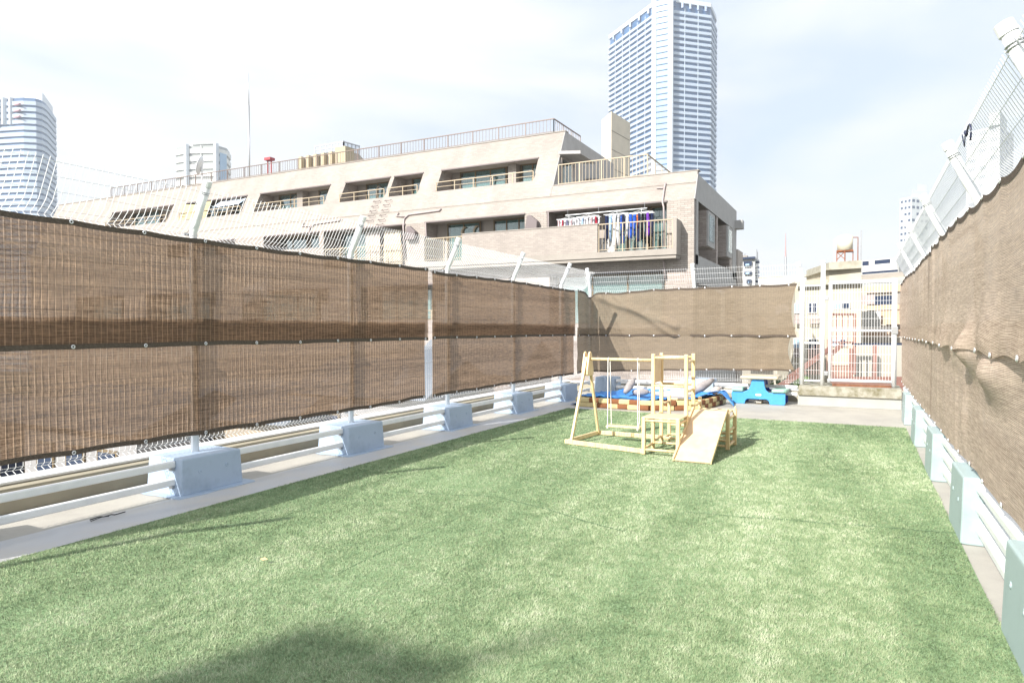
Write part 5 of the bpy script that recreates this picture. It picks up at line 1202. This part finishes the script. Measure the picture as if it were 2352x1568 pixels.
# house with orange panels
D5 = 48; a_, b_ = atd(1979, D5), atd(2085, D5-3)
og = mat('orange_panel', (.58,.42,.31), .7, 0, .2, (1.2, (.52,.37,.27), .4, .7))
t = thing('panelled_building', (a_.x,a_.y,-22), 'white stepped building with orange panels behind the right half of the gate', 'building')
bd = Vector((2, 9, 0))
MB().prism([(a_.x,a_.y),(b_.x,b_.y),(b_.x+bd.x,b_.y+bd.y),(a_.x+bd.x,a_.y+bd.y)], -22, hz(640,D5-1)).build('wall', bw_, t)
q0, q1 = atd(1978,D5+3), atd(2062,D5+1)
MB().prism([(q0.x,q0.y),(q1.x,q1.y),(q1.x+bd.x,q1.y+bd.y),(q0.x+bd.x,q0.y+bd.y)], hz(640,D5), hz(596,D5+2)).build('upper_wall', ww, t)
for (ua, ub, va, vb, mm_, dd, nm_) in ((1980,1993,598,608,dw,1.3,'window'),(2008,2042,598,607,dw,1.3,'window'),(1978,2060,610,622,ww,.4,'balcony_parapet'),(1980,2060,623,628,dw,1.25,'window'),(1978,2075,629,640,slab_m,.3,'balcony_parapet'),
    (1980,2080,647,655,gb,-.9,'window'),(1984,2080,657,672,og,-1.0,'orange_panel'),(1980,2010,676,698,pipe_m,-1.0,'shutter'),(2010,2052,680,700,dw,-1.05,'window'),(2052,2080,676,700,slab_m,-1.0,'shutter'),(1984,2080,701,712,og,-1.05,'orange_panel'),
    (1976,2022,714,752,ww,-1.6,'balcony_parapet'),(2024,2080,714,745,og,-1.0,'orange_panel'),(1984,2080,757,773,og,-1.0,'orange_panel'),(1984,2080,774,785,tan,-1.05,'shutter')):
    u_a, u_b = atd(ua, D5+dd-(ua-1979)/106*3), atd(ub, D5+dd-(ub-1979)/106*3); strip(u_a, u_b, hz(vb,D5+dd-1), hz(va,D5+dd-1), nm_, mm_, t, .1)
# low houses and trees glimpsed under the left nets
hm = [mat('house_cream', (.38,.32,.25), .8, 0, .2, (1, (.33,.28,.22), .4, .7)), mat('house_white', (.33,.32,.32), .8, 0, .2, (1, (.27,.265,.265), .4, .7)), mat('house_brown', (.24,.19,.16), .8, 0, .2, (1, (.18,.14,.12), .4, .7))]
rm = mat('slate_roof', (.14,.16,.19), .6)
lab = ['cream house with grey roof glimpsed under the net at the lower left', 'dark brown house glimpsed through the wires under the left net', 'pale house glimpsed between the net and the first footing', 'cream house further right under the left net', 'white low house under the far part of the left nets', 'brown low house at the foot of the apartment building']
for k, (x, y, w_, d_, h_, c) in enumerate(((-36,13,7,6,-3.2,0),(-30,14.5,6,5,-2.2,2),(-22,15,6,5,-1.6,1),(-18,17,5,4,-1.4,0),(-14,18.5,5,4,-.6,1),(-12,21,4,3,.0,2))):
    t = thing('house', (x,y,-22), lab[k], 'house'); MB().box(x-w_/2,x+w_/2,y-d_/2,y+d_/2,-22,h_).build('wall', hm[c], t)
    MB().prism([(-d_/2-.4,h_),(d_/2+.4,h_),(0,h_+1.1)], x-w_/2-.3, x+w_/2+.3, lambda a,b,c_: (c_, y+a, b)).build('roof', rm, t)
    for q_ in range(3):
        for zz in (h_-1.7, h_-4.4): 
            w3 = MB().box(x-w_/2+.8+q_*(w_-1)/3, x-w_/2+1.8+q_*(w_-1)/3, y-d_/2-.06, y-d_/2+.02, zz, zz+1.1).build('window', frame_m, t); MB().box(x-w_/2+.88+q_*(w_-1)/3, x-w_/2+1.72+q_*(w_-1)/3, y-d_/2-.08, y-d_/2-.061, zz+.08, zz+1.02).build('pane', dw, w3)
        w3 = MB().box(x+w_/2-.02, x+w_/2+.06, y-d_/2+.6+q_*d_/3, y-d_/2+1.5+q_*d_/3, h_-1.7, h_-.6).build('window', frame_m, t); MB().box(x+w_/2+.061, x+w_/2+.08, y-d_/2+.68+q_*d_/3, y-d_/2+1.42+q_*d_/3, h_-1.62, h_-.68).build('pane', dw, w3)
leafm = mat('leaf_green', (.07,.12,.035), .6, 0, .3, (.8, (.11,.16,.05), .4, .7)); barkm = mat('bark', (.12,.09,.07), .9)
def tree(x, y, z, h, r, label):
    t = thing('street_tree', (x,y,z), label, 'tree'); MB().tube([(x,y,z),(x+.1,y,z+h*.5),(x,y+.1,z+h*.9)], [.22,.15,.05], 8).build('trunk', barkm, t)
    q = MB()
    for _ in range(1500):
        v = Vector((random.gauss(0,.42), random.gauss(0,.42), random.gauss(0,.36)))*r; 
        if fn(v.x*1.1+x, v.y*1.1, v.z*1.1) < -.12: continue
        c = Vector((x,y,z+h))+v; a_ = Vector((random.uniform(-1,1),random.uniform(-1,1),random.uniform(-1,1))).normalized()*.20; b_ = a_.orthogonal().normalized()*.15
        q.add([c-a_, c+b_, c+a_, c-b_], [(0,1,2,3)])
    q.build('crown', leafm, t)
tree(-34, 8.5, -22, 16.5, 2.2, 'green street tree glimpsed under the net at the far left'); tree(-40, 10, -22, 17, 2.4, 'second green street tree at the far left under the net')
p = atd(1828, 30); tree(p.x, p.y, -22, 20.2, 1.1, 'small green tree between the tan net and the gate post')

# ------------------------------------------------------------------ air
hzm = bpy.data.materials.new('city_haze'); hzm.use_nodes = True; t = hzm.node_tree; t.nodes.clear()
pv = N(t, 'ShaderNodeVolumePrincipled', i_Density=.0007, i_Anisotropy=.3); pv.inputs['Color'].default_value = (.93,.96,1,1); ho = N(t, 'ShaderNodeOutputMaterial'); t.links.new(pv.outputs[0], ho.inputs['Volume'])
hb = MB().box(-620, 420, -60, 560, -23, 205).build('haze', hzm); hb['kind'] = 'stuff'; hb['label'] = 'thin pale daytime haze over the city'; hb['category'] = 'haze'
